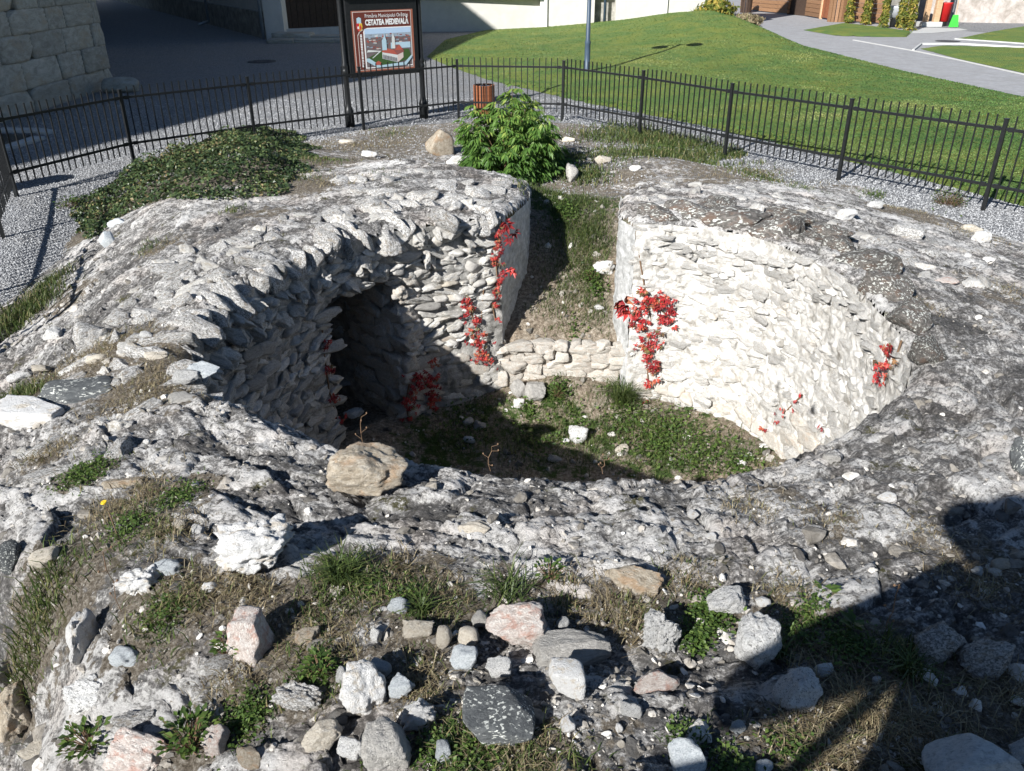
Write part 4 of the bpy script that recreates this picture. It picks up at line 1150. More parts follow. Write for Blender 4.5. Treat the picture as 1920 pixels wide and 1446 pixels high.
# shaded part with timber doors between the pilaster and the notice board
dx0 = K0[0] + .75; dx1 = Bq[0]
seg((dx0, K0[1] + .1), (dx1, yb + .3), 0, .35, .5, 'concrete', 'door_sill')
nbd = 14
for k in range(nbd):
    f0 = k / nbd; f1 = (k + .94) / nbd; q0 = (dx0 + (dx1 - dx0) * f0 * .6, K0[1] + .3 + (yb - K0[1]) * f0 * .6); q1 = (dx0 + (dx1 - dx0) * f1 * .6, K0[1] + .3 + (yb - K0[1]) * f1 * .6)
    wallbox('door_board', q0, q1, .36, 4, .06, M['wood_dark'], fb)
q0 = (dx0 + (dx1 - dx0) * .6, K0[1] + .3 + (yb - K0[1]) * .6)
seg(q0, (dx1, yb + .3), .36, 7, .5, 'stucco', 'wall'); seg((dx0, K0[1] + .5), (dx1, yb + .5), 3.9, 7, .5, 'stucco', 'wall')
# middle wall: projecting plinth with a ledge
seg((dx1, yb), B1, 0, 1.28, .7, 'stucco', 'plinth'); seg((dx1, yb + .35), (B1[0] + 3, yb + .35), 1.28, 8, .5, 'stucco_light', 'wall')
mb = MB(); mb.box(((dx1 + B1[0]) / 2, yb + .16, 1.3), (B1[0] - dx1 + .1, .5, .07)); mb.build('plinth_ledge', M['stucco_light'], fb)
bx, by = B1
for (xa, xb, dy, z1, key, nm) in [(bx, bx + .3, -.25, 1.6, 'stucco_light', 'corner_pier'), (bx + .3, bx + 2.3, -.15, 1.5, 'stucco', 'plinth'), (bx + 3.2, bx + 4.9, -.1, 1.9, 'stucco', 'plinth'), (bx + 4.9, bx + 5.35, -.3, 6, 'stucco_light', 'pilaster'), (bx + 5.35, bx + 7.0, -.2, 5, 'stucco', 'plinth')]:
    wallbox(nm, (xa, by + dy), (xb, by + dy), 0, z1, .8, M[key], fb)
wallbox('recess_wall', (bx + 2.3, by + .3), (bx + 3.2, by + .3), 0, 6, .4, M['stucco_dark'], fb)
wallbox('wall', (bx, by + .4), (bx + 7, by + .4), 1.5, 8, .4, M['stucco_light'], fb)
def downpipe(p, z0, z1, mat, foot=None):
    mb = MB(); mb.bar((p[0], p[1], z0), (p[0], p[1], z1), .06, 10)
    if foot: mb.bar((p[0], p[1], z0), (p[0] + foot[0], p[1] + foot[1], z0 - .12), .06, 10)
    mb.build('downpipe', M[mat], fb, smooth=True)
pp = G(391, 40, .3); downpipe(pp, .3, 5, 'metal_zinc', (-.35, -.4))
pp = G(503, 74); downpipe((K0[0] - .05, K0[1] - .25), .05, 5, 'metal_zinc')
downpipe((bx + 2.75, by - .05), .02, 5, 'metal_blue')
mb = MB(); mb.bar((bx + 2.75, by - .05, 1.75), (bx + 2.1, by - .1, 2.3), .06, 8); mb.bar((bx + 2.75, by - .05, 1.75), (bx + 3.3, by - .1, 2.3), .06, 8); mb.build('pipe_fork', M['metal_black'], fb)
# stone steps by the pilaster
st = empty('stone_steps', G(520, 80)); tag(st, 'worn stone step and mossy slabs in front of the dark timber doors', 'steps')
for k, (x, y, z, sx, sy, sz) in enumerate([(.5, .55, .12, .75, .4, .2), (.2, -.1, .06, .5, .35, .09), (1.4, .0, .05, .8, .3, .08), (2.6, .05, .05, .7, .3, .08), (1.7, .5, .1, 1.0, .3, .12), (3.1, .5, .1, .8, .3, .12)]):
    link('slab', brs.choice(AV), st, (x, y, z), (0, 0, brs.uniform(-.1, .1)), (sx, sy, sz))

# ------------------------------------------------------------ wooden cabin
cb = empty('wooden_cabin', (0, 0, 0)); tag(cb, 'brown log cabin with red door beyond the path', 'cabin')
c0 = G(1390, 19)[:2]; c1 = G(1512, 31)[:2]; c2 = G(1562, 40)[:2]; c3 = G(1790, 50)[:2]
def boards(a, b, z1, key='wood_board', z0=.05, hb=.2):
    z = z0
    while z < z1:
        a_ = Vector((a[0], a[1])); b_ = Vector((b[0], b[1])); d = b_ - a_
        c = (a_ + b_) / 2; mb = MB(); mb.box((0, 0, 0), (d.length, .16, hb * .92))
        o = link('board', mb.mesh('board', M[key]), cb, (c.x, c.y + .08, z + hb / 2), (random.uniform(-.03, .03), 0, math.atan2(d.y, d.x)))
        z += hb
bh = 3.2
boards(c0, (c0[0] * .25 + c1[0] * .75, c0[1] * .25 + c1[1] * .75), bh)
q = (c0[0] * .25 + c1[0] * .75, c0[1] * .25 + c1[1] * .75)
wallbox('dark_doorway', (q[0], q[1] + .3), (c1[0], c1[1] + .3), 0, bh, .2, M['wood_dark'], cb)
r = (c1[0] * .45 + c2[0] * .55, c1[1] * .45 + c2[1] * .55)
boards(c1, r, bh)
do = empty('door', (0, 0, 0)); do.parent = cb
for k in range(6):
    a = (r[0] + (c2[0] - r[0]) * (k / 6), r[1] + (c2[1] - r[1]) * (k / 6)); b = (r[0] + (c2[0] - r[0]) * ((k + .94) / 6), r[1] + (c2[1] - r[1]) * ((k + .94) / 6))
    wallbox('door_board', a, b, .08, 1.15, .08, M['wood_red'], do)
wallbox('door_pane', (r[0] + .12, r[1] + .03), (c2[0] - .12, c2[1] + .03), 1.2, 2.1, .04, M['metal_zinc'], do)
wallbox('door_frame', (r[0] - .06, r[1] - .03), (r[0] + .06, r[1] - .03), 0, 2.3, .12, M['wood_pale'], do)
wallbox('door_frame', (c2[0] - .06, c2[1] - .03), (c2[0] + .06, c2[1] - .03), 0, 2.3, .12, M['wood_pale'], do)
e1 = G(1660, 46)[:2]
boards(c2, e1, bh)
wallbox('dark_corner', (e1[0], e1[1] + .4), (e1[0] + 1.6, e1[1] + .5), 0, bh, .3, M['stucco_dark'], cb)
mb = MB(); mb.box(((c0[0] + e1[0]) / 2, c0[1] + 3.2, 3.4), (e1[0] - c0[0] + 1.4, 4.4, .16), math.atan2(e1[1] - c0[1], e1[0] - c0[0])); mb.build('roof', M['wood_dark'], cb)
# timber post structure with broom and red container
pp = G(1758, 50)
tp = empty('timber_frame', (pp[0], pp[1], 0)); tag(tp, 'pale timber posts with a cross beam right of the young conifers', 'post')
for nm, c, d, key in [('post', (-1.3, 0, 1.4), (.28, .28, 2.8), 'wood_pale'), ('post', (-.55, .1, 1.5), (.2, .2, 3.0), 'wood_pale'), ('post', (-.15, 0, 1.5), (.24, .24, 3.0), 'wood_pale'), ('cross_beam', (-.4, -.2, 1.75), (1.3, .14, .2), 'wood_board'), ('cross_beam', (-.4, -.2, 1.45), (1.3, .14, .18), 'wood_board'), ('base_block', (-.4, 0, .1), (.9, .6, .2), 'concrete')]:
    mb = MB(); mb.box(c, d); mb.build(nm, M[key], tp, bevel=.015)
br = empty('broom', (pp[0] + .45, pp[1] - .5, 0)); tag(br, 'bright green broom leaning upright by the timber posts', 'broom')
mb = MB(); mb.bar((0, 0, .5), (.05, .15, 1.7), .02, 6); mb.build('handle', M['wood_pale'], br)
mb = MB(); mb.add([(-.1, -.04, .5), (.1, -.04, .5), (.1, .04, .5), (-.1, .04, .5), (-.19, -.06, .02), (.19, -.06, .02), (.19, .06, .02), (-.19, .06, .02)], [(0, 1, 2, 3), (4, 7, 6, 5), (0, 4, 5, 1), (1, 5, 6, 2), (2, 6, 7, 3), (3, 7, 4, 0)]); mb.build('bristles', plain('green_plastic', (.06, .55, .06), .5), br)
rc = empty('red_container', (pp[0] + .3, pp[1] + .25, 0)); tag(rc, 'small red container standing behind the green broom', 'container')
mb = MB(); mb.lathe((0, 0, 0), [(.22, .2), (.26, .9), (.28, .92), (.28, .96), (.24, .96)], 12); mb.build('tub', plain('red_plastic', (.5, .02, .02), .5), rc, smooth=True)
mb = MB(); mb.lathe((0, 0, 0), [(.2, 0), (.2, .2)], 12); mb.build('foot', M['metal_black'], rc)
cc = empty('wheelbarrow', (pp[0] - 2.0, pp[1] - .1, 0)); tag(cc, 'grey and dark cart half hidden behind the young conifers', 'cart')
mb = MB(); mb.lathe((0, 0, .35), [(.25, 0), (.42, .45), (.45, .5), (.38, .5)], 12); mb.build('tray', plain('cart_grey', (.5, .52, .56), .5), cc, smooth=True)
for xw in (-.25, .1):
    mb = MB(); mb.bar((xw, -.3, .2), (xw + .15, -.3, .2), .2, 14); mb.build('wheel', M['metal_black'], cc)
mb = MB(); mb.bar((-.2, 0, .3), (-.3, .6, .9), .02); mb.bar((.2, 0, .3), (.3, .6, .9), .02); mb.build('handle', M['metal_black'], cc)
# pale stone wall at the right end
sw = empty('stone_wall', (0, 0, 0)); tag(sw, 'pale rough stone wall in the top right corner behind the gravel strip', 'wall')
a = G(1784, 42)[:2]; b = G(2000, 46)[:2]
def roughwall(a, b, z1, mat, parent, amp=.12):
    a = np.array(a); b = np.array(b); L = np.linalg.norm(b - a); t = (b - a) / L; n = np.array((t[1], -t[0]))
    us = np.arange(0, L, .12); zs = np.arange(-.05, z1, .12); U, Z = np.meshgrid(us, zs, indexing='ij'); U = U.ravel(); Z = Z.ravel()
    d = amp * fbm(U * .9, Z * 1.2, .5, 5, 301, .6)
    V = np.stack([a[0] + t[0] * U + n[0] * d, a[1] + t[1] * U + n[1] * d, Z], -1)
    link('wall_face', mesh_np('wall_face', V, grid_faces(len(us), len(zs), np.ones(len(U), bool))[:, ::-1], [mat], True), parent)
roughwall(a, b, 5, M['white_stone_wall'], sw)
e = (a[0] - 1.2, a[1] + 1.6); roughwall(e, a, 5, M['white_stone_wall'], sw)

# ------------------------------------------------------------ loose rocks
KEY = {'W': 'white_rock', 'L': 'white_lichen_rock', 'C': 'cream_rock', 'T': 'tan_rock', 'G': 'grey_rock', 'B': 'blue_rock', 'P': 'pink_rock', 'S': 'slate_rock', 'V': 'vault_rock'}
def rock(px, py, w, h, key, label, seed, sub=4, flat=.62, yaw=0.0, tilt=(0, 0), name='rock', fn=None, sink=.22, z=None, **kw):
    p = hit(px, py + h * .22, fn) if z is None else G(px, py, z)
    d = depth_at(p)
    k_ = .9 if py > 900 else 1; sx = w / FPX * d / 2 * k_; hh = h / FPX * d / 2 * k_
    sy = max(hh * .95, sx * .55) if flat > .4 else max(sx * .7, hh * 1.1)
    sz = max(hh * .9 * (flat / .62) ** .6, .012) if flat > .4 else hh * .6
    a = dict(cuts=9, box=.45, rough=.2, crag=.08, depth=(.55, .88)); a.update(kw)
    o = link(name, rock_mesh(name, seed, M[KEY[key]], sub=sub, **a), None, (p[0], p[1], p[2] + sz * (1 - sink * 2) * .9), (tilt[0], tilt[1], yaw), (sx, sy, sz))
    tag(o, label, 'rock'); return o
ROCKS = [
 (485, 1027, 165, 128, 'W', 'biggest white boulder on the rim, jagged with a dark brown hollow in its face', 5, dict(crag=.3, sink=.1)),
 (690, 888, 155, 110, 'T', 'grey-tan angular boulder standing alone at the near edge of the pit', 5, dict(sink=.1, cuts=12)),
 (85, 1043, 62, 46, 'C', 'smooth cream stone near the left edge, casting a short shadow', 4, dict(crag=0, rough=.08)),
 (20, 1040, 52, 72, 'S', 'dark slate stone cut by the left edge beside a cream stone', 4, dict(box=.7)),
 (262, 1088, 96, 72, 'W', 'white crumbly rock with ragged pits, left of the biggest boulder', 5, dict(crag=.35)),
 (316, 1066, 60, 46, 'B', 'blue-grey stone lying in shade behind the crumbly white rock', 4, {}),
 (160, 1200, 48, 105, 'W', 'narrow upright white stone set in the broken edge at lower left', 4, dict(flat=.9, crag=.25)),
 (236, 1230, 60, 46, 'B', 'small pale stone with grey veins beside the narrow upright stone', 4, {}),
 (472, 1195, 80, 88, 'P', 'squarish pinkish block with a flat bluish top below the biggest boulder', 4, dict(box=.85, cuts=4, flat=.9, sink=.08)),
 (338, 985, 36, 27, 'C', 'small rough cream lump of a pair above the white boulder', 4, dict(crag=.3)),
 (371, 995, 25, 30, 'L', 'small oval speckled stone right of the rough cream lump', 3, dict(crag=0)),
 (332, 1098, 28, 26, 'T', 'tiny tan stone next to the crumbly white rock', 3, {}),
 (394, 1100, 32, 34, 'W', 'slim white stone leaning in dry grass under the biggest boulder', 3, dict(tilt=(.2, .5))),
 (578, 1190, 54, 42, 'T', 'tan stone right of the squarish pinkish block', 4, {}),
 (750, 1130, 48, 52, 'B', 'pale bluish rounded stone, top of the little row of pebbles', 4, dict(crag=.05, box=.15)),
 (785, 1177, 68, 50, 'C', 'flat-topped white stone left of the cream oval stone', 4, dict(crag=.1)),
 (833, 1192, 35, 48, 'C', 'cream oval stone standing between flat-topped and round stones', 4, dict(crag=0, cuts=2, rough=.07, flat=.8, box=.08)),
 (879, 1190, 46, 40, 'C', 'round tan-capped stone right of the cream oval stone', 4, dict(crag=0, cuts=2, rough=.07, flat=.8, box=.08)),
 (870, 1230, 60, 56, 'B', 'bluish faceted stone just below the round stones', 4, dict(cuts=12)),
 (968, 1170, 128, 96, 'P', 'large rock with rose-pink left side and white right side', 5, dict(cuts=9, sink=.12)),
 (1056, 1170, 30, 34, 'L', 'small mottled stone touching the right side of the pink and white rock', 3, {}),
 (900, 1156, 38, 36, 'G', 'small grey stone behind the left side of the pink and white rock', 3, {}),
 (935, 1248, 56, 42, 'L', 'pale mottled stone left of the long greenish slab', 4, {}),
 (1063, 1280, 76, 76, 'W', 'bright white block casting a round shadow to its right', 4, dict(box=.6, cuts=8, crag=.02, rough=.07, sink=.05, flat=.85)),
 (685, 1288, 92, 104, 'W', 'large peaked white rock, left of the two small bluish ones', 5, dict(flat=.8, crag=.1)),
 (714, 1252, 52, 40, 'B', 'blue-white stone tucked behind the peaked white rock', 4, {}),
 (754, 1282, 56, 52, 'B', 'blue-white round stone lying in the shadow of the peaked rock', 4, {}),
 (785, 1338, 76, 60, 'W', 'jagged white rock below the peaked white one', 4, dict(crag=.3)),
 (725, 1388, 105, 118, 'G', 'smooth grey boulder with a worn groove at the bottom edge', 5, dict(cuts=5, rough=.12, crag=.12, box=.3)),
 (935, 1335, 152, 112, 'S', 'wide dark slate slab dotted with white lichen', 5, dict(box=.85, cuts=6, crag=0, rough=.07, flat=.35, sink=.1, depth=(.75, 1.0))),
 (1072, 1212, 165, 56, 'G', 'long grey-green slab with an ochre streak above the white block', 5, dict(box=.6, rough=.1, flat=.6)),
 (1066, 1357, 34, 46, 'W', 'small ragged white stone below the bright white block', 3, dict(crag=.3)),
 (1183, 1328, 46, 42, 'L', 'white and black speckled stone right of the small ragged one', 4, {}),
 (1160, 1363, 14, 20, 'W', 'tiny white stone below the speckled stone', 2, {}),
 (645, 1262, 42, 38, 'L', 'small pale stone just left of the peaked white rock', 3, {}),
 (1360, 1127, 86, 62, 'L', 'white rock with black lichen patches beside the clover patch', 5, {}),
 (1430, 1128, 34, 26, 'W', 'small clean white stone right of the black-patched white rock', 3, {}),
 (1310, 1125, 30, 22, 'C', 'small cream stone left of the black-patched white rock', 3, {}),
 (1418, 1205, 96, 108, 'L', 'tall lichened block whose white top just catches the sun', 5, dict(box=.6, flat=.85)),
 (1490, 1295, 92, 92, 'L', 'rounded lichened block half in the photographer shadow', 5, dict(flat=.7, crag=.1)),
 (1240, 1180, 80, 92, 'L', 'steep white-flecked rock between the grass tufts, centre right', 5, dict(crag=.3, flat=.8)),
 (1228, 1268, 104, 66, 'P', 'embedded pinkish block with a cracked right end', 5, dict(sink=.4)),
 (1285, 1420, 78, 78, 'B', 'bluish boulder in shade at the bottom edge, right of centre', 4, dict(crag=0)),
 (1432, 1438, 46, 34, 'B', 'small bluish stone cut by the bottom edge in the shadow', 3, {}),
 (1825, 1428, 205, 125, 'B', 'largest shaded boulder, bluish, at the bottom right corner', 5, dict(crag=0, cuts=6, rough=.1)),
 (1912, 1400, 50, 60, 'B', 'bluish rock cut by the right edge above the largest shaded boulder', 4, {}),
 (1755, 1195, 120, 100, 'V', 'broad rough block at the shadow edge on the right', 5, dict(sink=.35)),
 (1850, 1225, 130, 90, 'V', 'long sloping rough slab fully in shadow near the right edge', 5, dict(sink=.35)),
 (1876, 1056, 44, 20, 'C', 'flat pale stone in shadow close to the right edge', 3, {}),
 (1832, 1070, 20, 24, 'B', 'small upright pale stone in shadow left of the flat pale one', 3, {}),
 (1545, 1255, 40, 30, 'B', 'small smooth bluish stone in the arm-shaped shadow', 3, dict(crag=0)),
 (1643, 1275, 20, 16, 'W', 'tiny white pebble at the lower edge of the arm shadow', 2, {}),
 (1628, 1305, 16, 14, 'W', 'tiny white pebble in the sunlit gap of the shadow', 2, {}),
 (1383, 1362, 36, 26, 'B', 'small bluish stone at the tip of the left shadow', 3, {}),
 (1662, 932, 38, 24, 'W', 'white three-cornered stone on the bare right rim', 3, dict(crag=0, rough=.05)),
 (1299, 962, 24, 22, 'W', 'small white stone at the dark crack on the near rim', 3, {}),
 (1332, 1005, 24, 20, 'W', 'small white stone below the crack, centre right', 3, {}),
 (1556, 922, 24, 12, 'W', 'thin white chip near the inner edge at right', 2, {}),
 (1558, 858, 34, 26, 'G', 'grey stone resting at the inner right edge of the pit', 3, {}),
 (890, 985, 70, 36, 'C', 'low cream hump embedded in the near rim', 4, dict(sink=.4)),
 (1185, 1075, 130, 76, 'T', 'smooth brownish hump of rock embedded before the grass, centre', 5, dict(sink=.42, rough=.1, crag=.12)),
 (1840, 445, 34, 26, 'W', 'round white stone near the right fence post', 4, dict(crag=0, cuts=4)),
 (1822, 428, 42, 18, 'C', 'flat cream stone behind the round white one at right', 3, {}),
 (1775, 525, 46, 14, 'P', 'thin brick-pink shard on the right slope', 3, dict(flat=.3)),
 (1812, 480, 16, 14, 'W', 'tiny white stone left of a chip on the right slope', 2, {}),
 (1852, 488, 22, 14, 'W', 'small white chip on the right slope below the round stone', 2, {}),
 (1585, 402, 44, 26, 'W', 'white stone on top of the right pier', 4, {}),
 (1500, 402, 30, 18, 'C', 'cream stone on top of the right pier beside a white one', 3, {}),
 (825, 277, 50, 46, 'T', 'square tan boulder behind the left pier, beside the bush', 4, dict(box=.75, cuts=5, rough=.1, crag=0, flat=.9, sink=.08)),
 (853, 301, 34, 22, 'W', 'white stone under the left side of the bush', 3, {}),
 (692, 290, 32, 16, 'W', 'white stone on the far left top, near red leaves', 3, {}),
 (650, 267, 30, 12, 'C', 'small cream stone in the dry grass below the notice board', 3, {}),
 (222, 419, 36, 24, 'B', 'pale bluish block on the outer left slope by the ivy', 3, dict(box=.8)),
 (206, 452, 26, 32, 'B', 'pale blue upright block below its twin at the ivy edge', 3, dict(box=.8, flat=.9)),
 (105, 627, 46, 32, 'L', 'white rounded stone on the left slope above the grass', 4, dict(crag=.05)),
 (183, 674, 40, 24, 'C', 'whitish stone in dry grass above the dark slab', 3, {}),
 (77, 691, 40, 16, 'C', 'flat cream stone in the left grass', 3, {}),
 (38, 706, 42, 20, 'L', 'grey-white stone left of the flat cream one', 3, {}),
 (145, 737, 145, 34, 'S', 'long dark slate slab lying on the left slope', 4, dict(box=.8, cuts=4, flat=.7, crag=0)),
 (62, 778, 138, 46, 'W', 'long white slab at the left edge in front of the slate slab', 5, dict(box=.85, cuts=4, flat=.8, crag=.05, rough=.08)),
 (350, 706, 52, 28, 'L', 'white speckled stone by the left rim', 4, {}),
 (345, 744, 62, 18, 'G', 'flat grey stone below the speckled one at the left rim', 3, dict(flat=.3)),
 (382, 690, 80, 24, 'B', 'blue-white slanting slab on the left rim', 4, dict(box=.7, yaw=-.5)),
 (290, 664, 54, 16, 'C', 'thin cream slab in dry grass near the left rim', 3, dict(flat=.4)),
 (275, 629, 30, 18, 'L', 'knobbly white stone above the thin cream slab', 3, {}),
 (235, 905, 90, 40, 'T', 'brownish flat rock embedded above the yellow flowers', 4, dict(sink=.4)),
 (275, 828, 16, 12, 'W', 'tiny white stone on the left rim', 2, {}),
 (35, 1325, 80, 100, 'T', 'big cream-brown block at the lower left edge', 5, dict(box=.7, flat=.8)),
 (10, 1260, 40, 60, 'G', 'grey block above the cream-brown one at the left edge', 4, {}),
 (75, 1400, 80, 50, 'C', 'pale flat stone at the bottom left corner', 4, dict(flat=.4)),
 (170, 1300, 120, 80, 'L', 'rough white lichened block at the broken lower left edge', 5, dict(sink=.3, crag=.25)),
 (250, 1350, 100, 40, 'V', 'dark layered slab jutting out at lower left', 5, dict(sink=.2, crag=.2)),
 (258, 1410, 150, 90, 'P', 'pinkish-white block at the bottom, left of the leafy weed', 5, dict(box=.6)),
 (410, 1382, 55, 66, 'P', 'purplish pink stone beside the mint-like weed', 4, dict(flat=.9)),
 (470, 1418, 66, 52, 'T', 'brown flat stone at the bottom edge right of the purplish one', 4, dict(box=.7)),
 (605, 1375, 86, 62, 'C', 'cream-white boulder left of the smooth grey one', 4, dict(crag=.05)),
 (658, 1400, 56, 58, 'L', 'small lichened stone left of the smooth grey boulder', 4, {}),
 (560, 1300, 110, 60, 'V', 'rough embedded block between the bottom weeds', 5, dict(sink=.4, crag=.25)),
 (420, 1240, 80, 40, 'V', 'rough dark block embedded under the squarish pinkish one', 4, dict(sink=.4)),
 (705, 1190, 26, 36, 'L', 'slim mottled stone left of the row of pebbles', 3, {}),
 (715, 1145, 30, 10, 'W', 'thin white flake above the slim mottled stone', 2, {}),
 (830, 1405, 34, 44, 'B', 'small bluish white stone between the grey boulder and slab', 3, {}),
 (1130, 300, 34, 20, 'C', 'cream stone on the grassy bank behind the gap', 3, {}),
 (1072, 330, 24, 34, 'G', 'upright grey stone at the foot of the bush', 3, dict(flat=.95)),
 (1190, 316, 24, 14, 'W', 'small white stone on the far grassy bank', 3, {}),
 (1065, 262, 30, 12, 'C', 'flat cream stone right behind the bush', 3, {}),
 (1700, 435, 60, 30, 'V', 'low mottled rock on top of the right slope', 4, {}),
 (1915, 865, 50, 80, 'S', 'dark lichen-dotted boulder cut by the right edge', 4, dict(flat=.8)),
 (1640, 385, 34, 18, 'L', 'mottled stone on the far right slope', 3, {}),
]
for i, (a, b, w, h, k, lab, sub, kw) in enumerate(ROCKS):
    rock(a, b, w, h, k, lab, 1000 + i * 7, sub=sub, yaw=kw.pop('yaw', random.uniform(-.4, .4)), **kw)
for i, (a, b, w, h, k, lab) in enumerate([(1083, 815, 36, 38, 'L', 'white and black stone sitting in the grass of the pit floor'), (1165, 842, 30, 18, 'C', 'flat pale stone on the pit floor right of the white and black one'), (1062, 826, 14, 12, 'W', 'tiny white stone beside the white and black one in the pit'),
      (971, 728, 30, 42, 'G', 'upright rounded grey stone leaning on the low tan wall'), (1004, 738, 40, 44, 'G', 'larger grey stone leaning on the low tan wall, right of the upright one'), (973, 757, 22, 18, 'W', 'small white stone under the two leaning grey ones'),
      (1132, 502, 40, 32, 'W', 'crumbly white lump half way up the sloping gap'), (1123, 577, 18, 14, 'W', 'small white stone in the middle of the sloping gap'), (878, 792, 22, 18, 'G', 'round grey stone in the shaded part of the pit floor'), (880, 825, 24, 16, 'B', 'pale stone in the shaded pit floor near the near rim'), (900, 800, 26, 20, 'G', 'dull stone in the shaded pit floor beside the round grey one'),
      (1040, 860, 30, 12, 'G', 'flat grey stone on the pit floor at the shadow edge'), (640, 718, 50, 14, 'G', 'grey slab lying inside the dark doorway'), (665, 775, 40, 20, 'B', 'pale flat slab just inside the dark doorway'), (1390, 868, 20, 12, 'W', 'small white stone at the right end of the pit floor')]):
    rock(a, b, w, h, k, lab, 3000 + i * 5, sub=4 if w > 28 else 3, fn=floor_h, sink=.15, yaw=random.uniform(-.5, .5))

# ------------------------------------------------------------ rubble and chips too many to count
def instmesh(name, tmpl, P, R, SC, mat, rnd=None, smooth=False, parent=None):
    """joins copies of small templates: P (n,3), R (n,3,3), SC (n,3)"""
    Vs = []; Fs = []; A = []; b = 0
    idx = RS.randint(0, len(tmpl), len(P)); rnd = RS.rand(len(P)) if rnd is None else rnd
    for t, (V, F) in enumerate(tmpl):
        s = np.where(idx == t)[0]
        if not len(s): continue
        X = V[None] * SC[s][:, None]; X = np.einsum('nij,nkj->nki', R[s], X) + P[s][:, None]
        Vs.append(X.reshape(-1, 3)); Fs.append((F[None] + (np.arange(len(s)) * len(V))[:, None, None] + b).reshape(-1, F.shape[1])); b += len(s) * len(V)
        A.append(np.repeat(rnd[s], len(V)))
    o = link(name, mesh_np(name, np.concatenate(Vs), np.concatenate(Fs), [mat], smooth, {'rnd': np.concatenate(A)}), parent); return o
def rots(n, tilt=1.0, yaw=None):
    a = RS.rand(n) * 6.283 if yaw is None else yaw; b = (RS.rand(n) - .5) * 2 * tilt; c = (RS.rand(n) - .5) * 2 * tilt
    ca, sa, cb, sb, cc, sc = np.cos(a), np.sin(a), np.cos(b), np.sin(b), np.cos(c), np.sin(c); o = np.zeros(n); i = np.ones(n)
    Z = np.stack([ca, -sa, o, sa, ca, o, o, o, i], -1).reshape(n, 3, 3); X = np.stack([i, o, o, o, cb, -sb, o, sb, cb], -1).reshape(n, 3, 3); Y = np.stack([cc, o, sc, o, i, o, -sc, o, cc], -1).reshape(n, 3, 3)
    return Z @ X @ Y
CH1 = [rock_np(40 + i, sub=1, cuts=3, box=.4, rough=.0, depth=(.5, .8)) for i in range(6)]
CH2 = [rock_np(60 + i, sub=2, cuts=10, box=.5, rough=.25, depth=(.35, .8)) for i in range(14)]
def sample_view(n, x0, x1, y0, y1, zz=.85):
    """spread points evenly over the seen surface"""
    px = RS.uniform(x0, x1, n); py = RS.uniform(y0, y1, n)
    x = px - 960; y = 723 - py; cp, sp = math.cos(PITCH), math.sin(PITCH)
    f = FPX * cp + y * sp; u = -FPX * sp + y * cp; t = (zz - CAMH) / u
    return x * t, f * t
def on_top(x, y):
    z, s, soil, _, _ = top_h(x, y, True); return z, s, soil
x, y = sample_view(30000, -150, 2070, 380, 1600); z, s, soil = on_top(x, y)
dep = y * .888 + 1.7 * .46
ok = (s > .06) & (z > -.03) & (RS.rand(len(x)) < (.3 + .5 * soil) * sstep(-.3, .35, fbm(x * 3.1, y * 3.1, .5, 3, 611)))
x, y, z, dep = x[ok], y[ok], z[ok], dep[ok]
sz = (.0035 + .011 * RS.rand(len(x)) ** 3.5) * (dep / 3) ** .6
SC = sz[:, None] * RS.uniform(.5, 1.5, (len(x), 3)) * np.array((1, 1, .5))
tag(instmesh('rubble_chips', CH1, np.stack([x, y, z + sz * .15], -1), rots(len(x)), SC, M['chip']), 'small pale stone chips strewn over the ruin', kind='stuff')
x, y = sample_view(800, -150, 2070, 400, 1600); z, s, soil = on_top(x, y)
ok = (s > .08) & (z > 0); x, y, z = x[ok], y[ok], z[ok]; dep = y * .888 + .8
sz = (.008 + .03 * RS.rand(len(x)) ** 3) * (dep / 3) ** .5
SC = sz[:, None] * RS.uniform(.6, 1.35, (len(x), 3)) * np.array((1, 1, .55))
tag(instmesh('embedded_stones', CH2, np.stack([x, y, z - sz * .05], -1), rots(len(x), .35), SC, M['chip'], smooth=False), 'fist-sized stones embedded in the old mortar', kind='stuff')
x = RS.uniform(-2.3, 2.7, 1600); y = RS.uniform(5.2, 10, 1600); s = sdist(x, y); ok = s < -.08; x, y = x[ok], y[ok]; z = floor_h(x, y); sz = .008 + .03 * RS.rand(len(x)) ** 5
tag(instmesh('pit_rubble', CH2, np.stack([x, y, z + sz * .1], -1), rots(len(x)), sz[:, None] * RS.uniform(.6, 1.3, (len(x), 3)), M['chip']), 'small stones scattered on the earth of the pit and gap', kind='stuff')
# gravel pebbles where the gravel is near
px = RS.uniform(-60, 1950, 150000); py = RS.uniform(170, 680, 150000)
xx = px - 960; yy = 723 - py; f = FPX * math.cos(PITCH) + yy * math.sin(PITCH); uu = -FPX * math.sin(PITCH) + yy * math.cos(PITCH); t = -CAMH / uu
x = xx * t; y = f * t
bz = base_h(x, y); LW = poly_in(x, y, LAWN)
ok = ((bz < .02) | ((y > 10.5) & (RS.rand(len(x)) < .3) & (bz < .15))) & ~LW & (y < 19) & (x > -9.3); x, y = x[ok], y[ok]
sz = .006 + .007 * RS.rand(len(x)); sz *= (y / 10) ** .5
OCT = (np.array([(1, 0, 0), (0, 1, 0), (-1, 0, 0), (0, -1, 0), (0, 0, .9), (0, 0, -.9)], float) * .95, np.array([(0, 1, 4), (1, 2, 4), (2, 3, 4), (3, 0, 4), (1, 0, 5), (2, 1, 5), (3, 2, 5), (0, 3, 5)]))
tag(instmesh('gravel_pebbles', [OCT], np.stack([x, y, np.maximum(bz[ok], 0) + sz * .3], -1), rots(len(x)), sz[:, None] * RS.uniform(.7, 1.3, (len(x), 3)), M['pebble']), 'loose grey gravel pebbles round the ruin', kind='stuff')

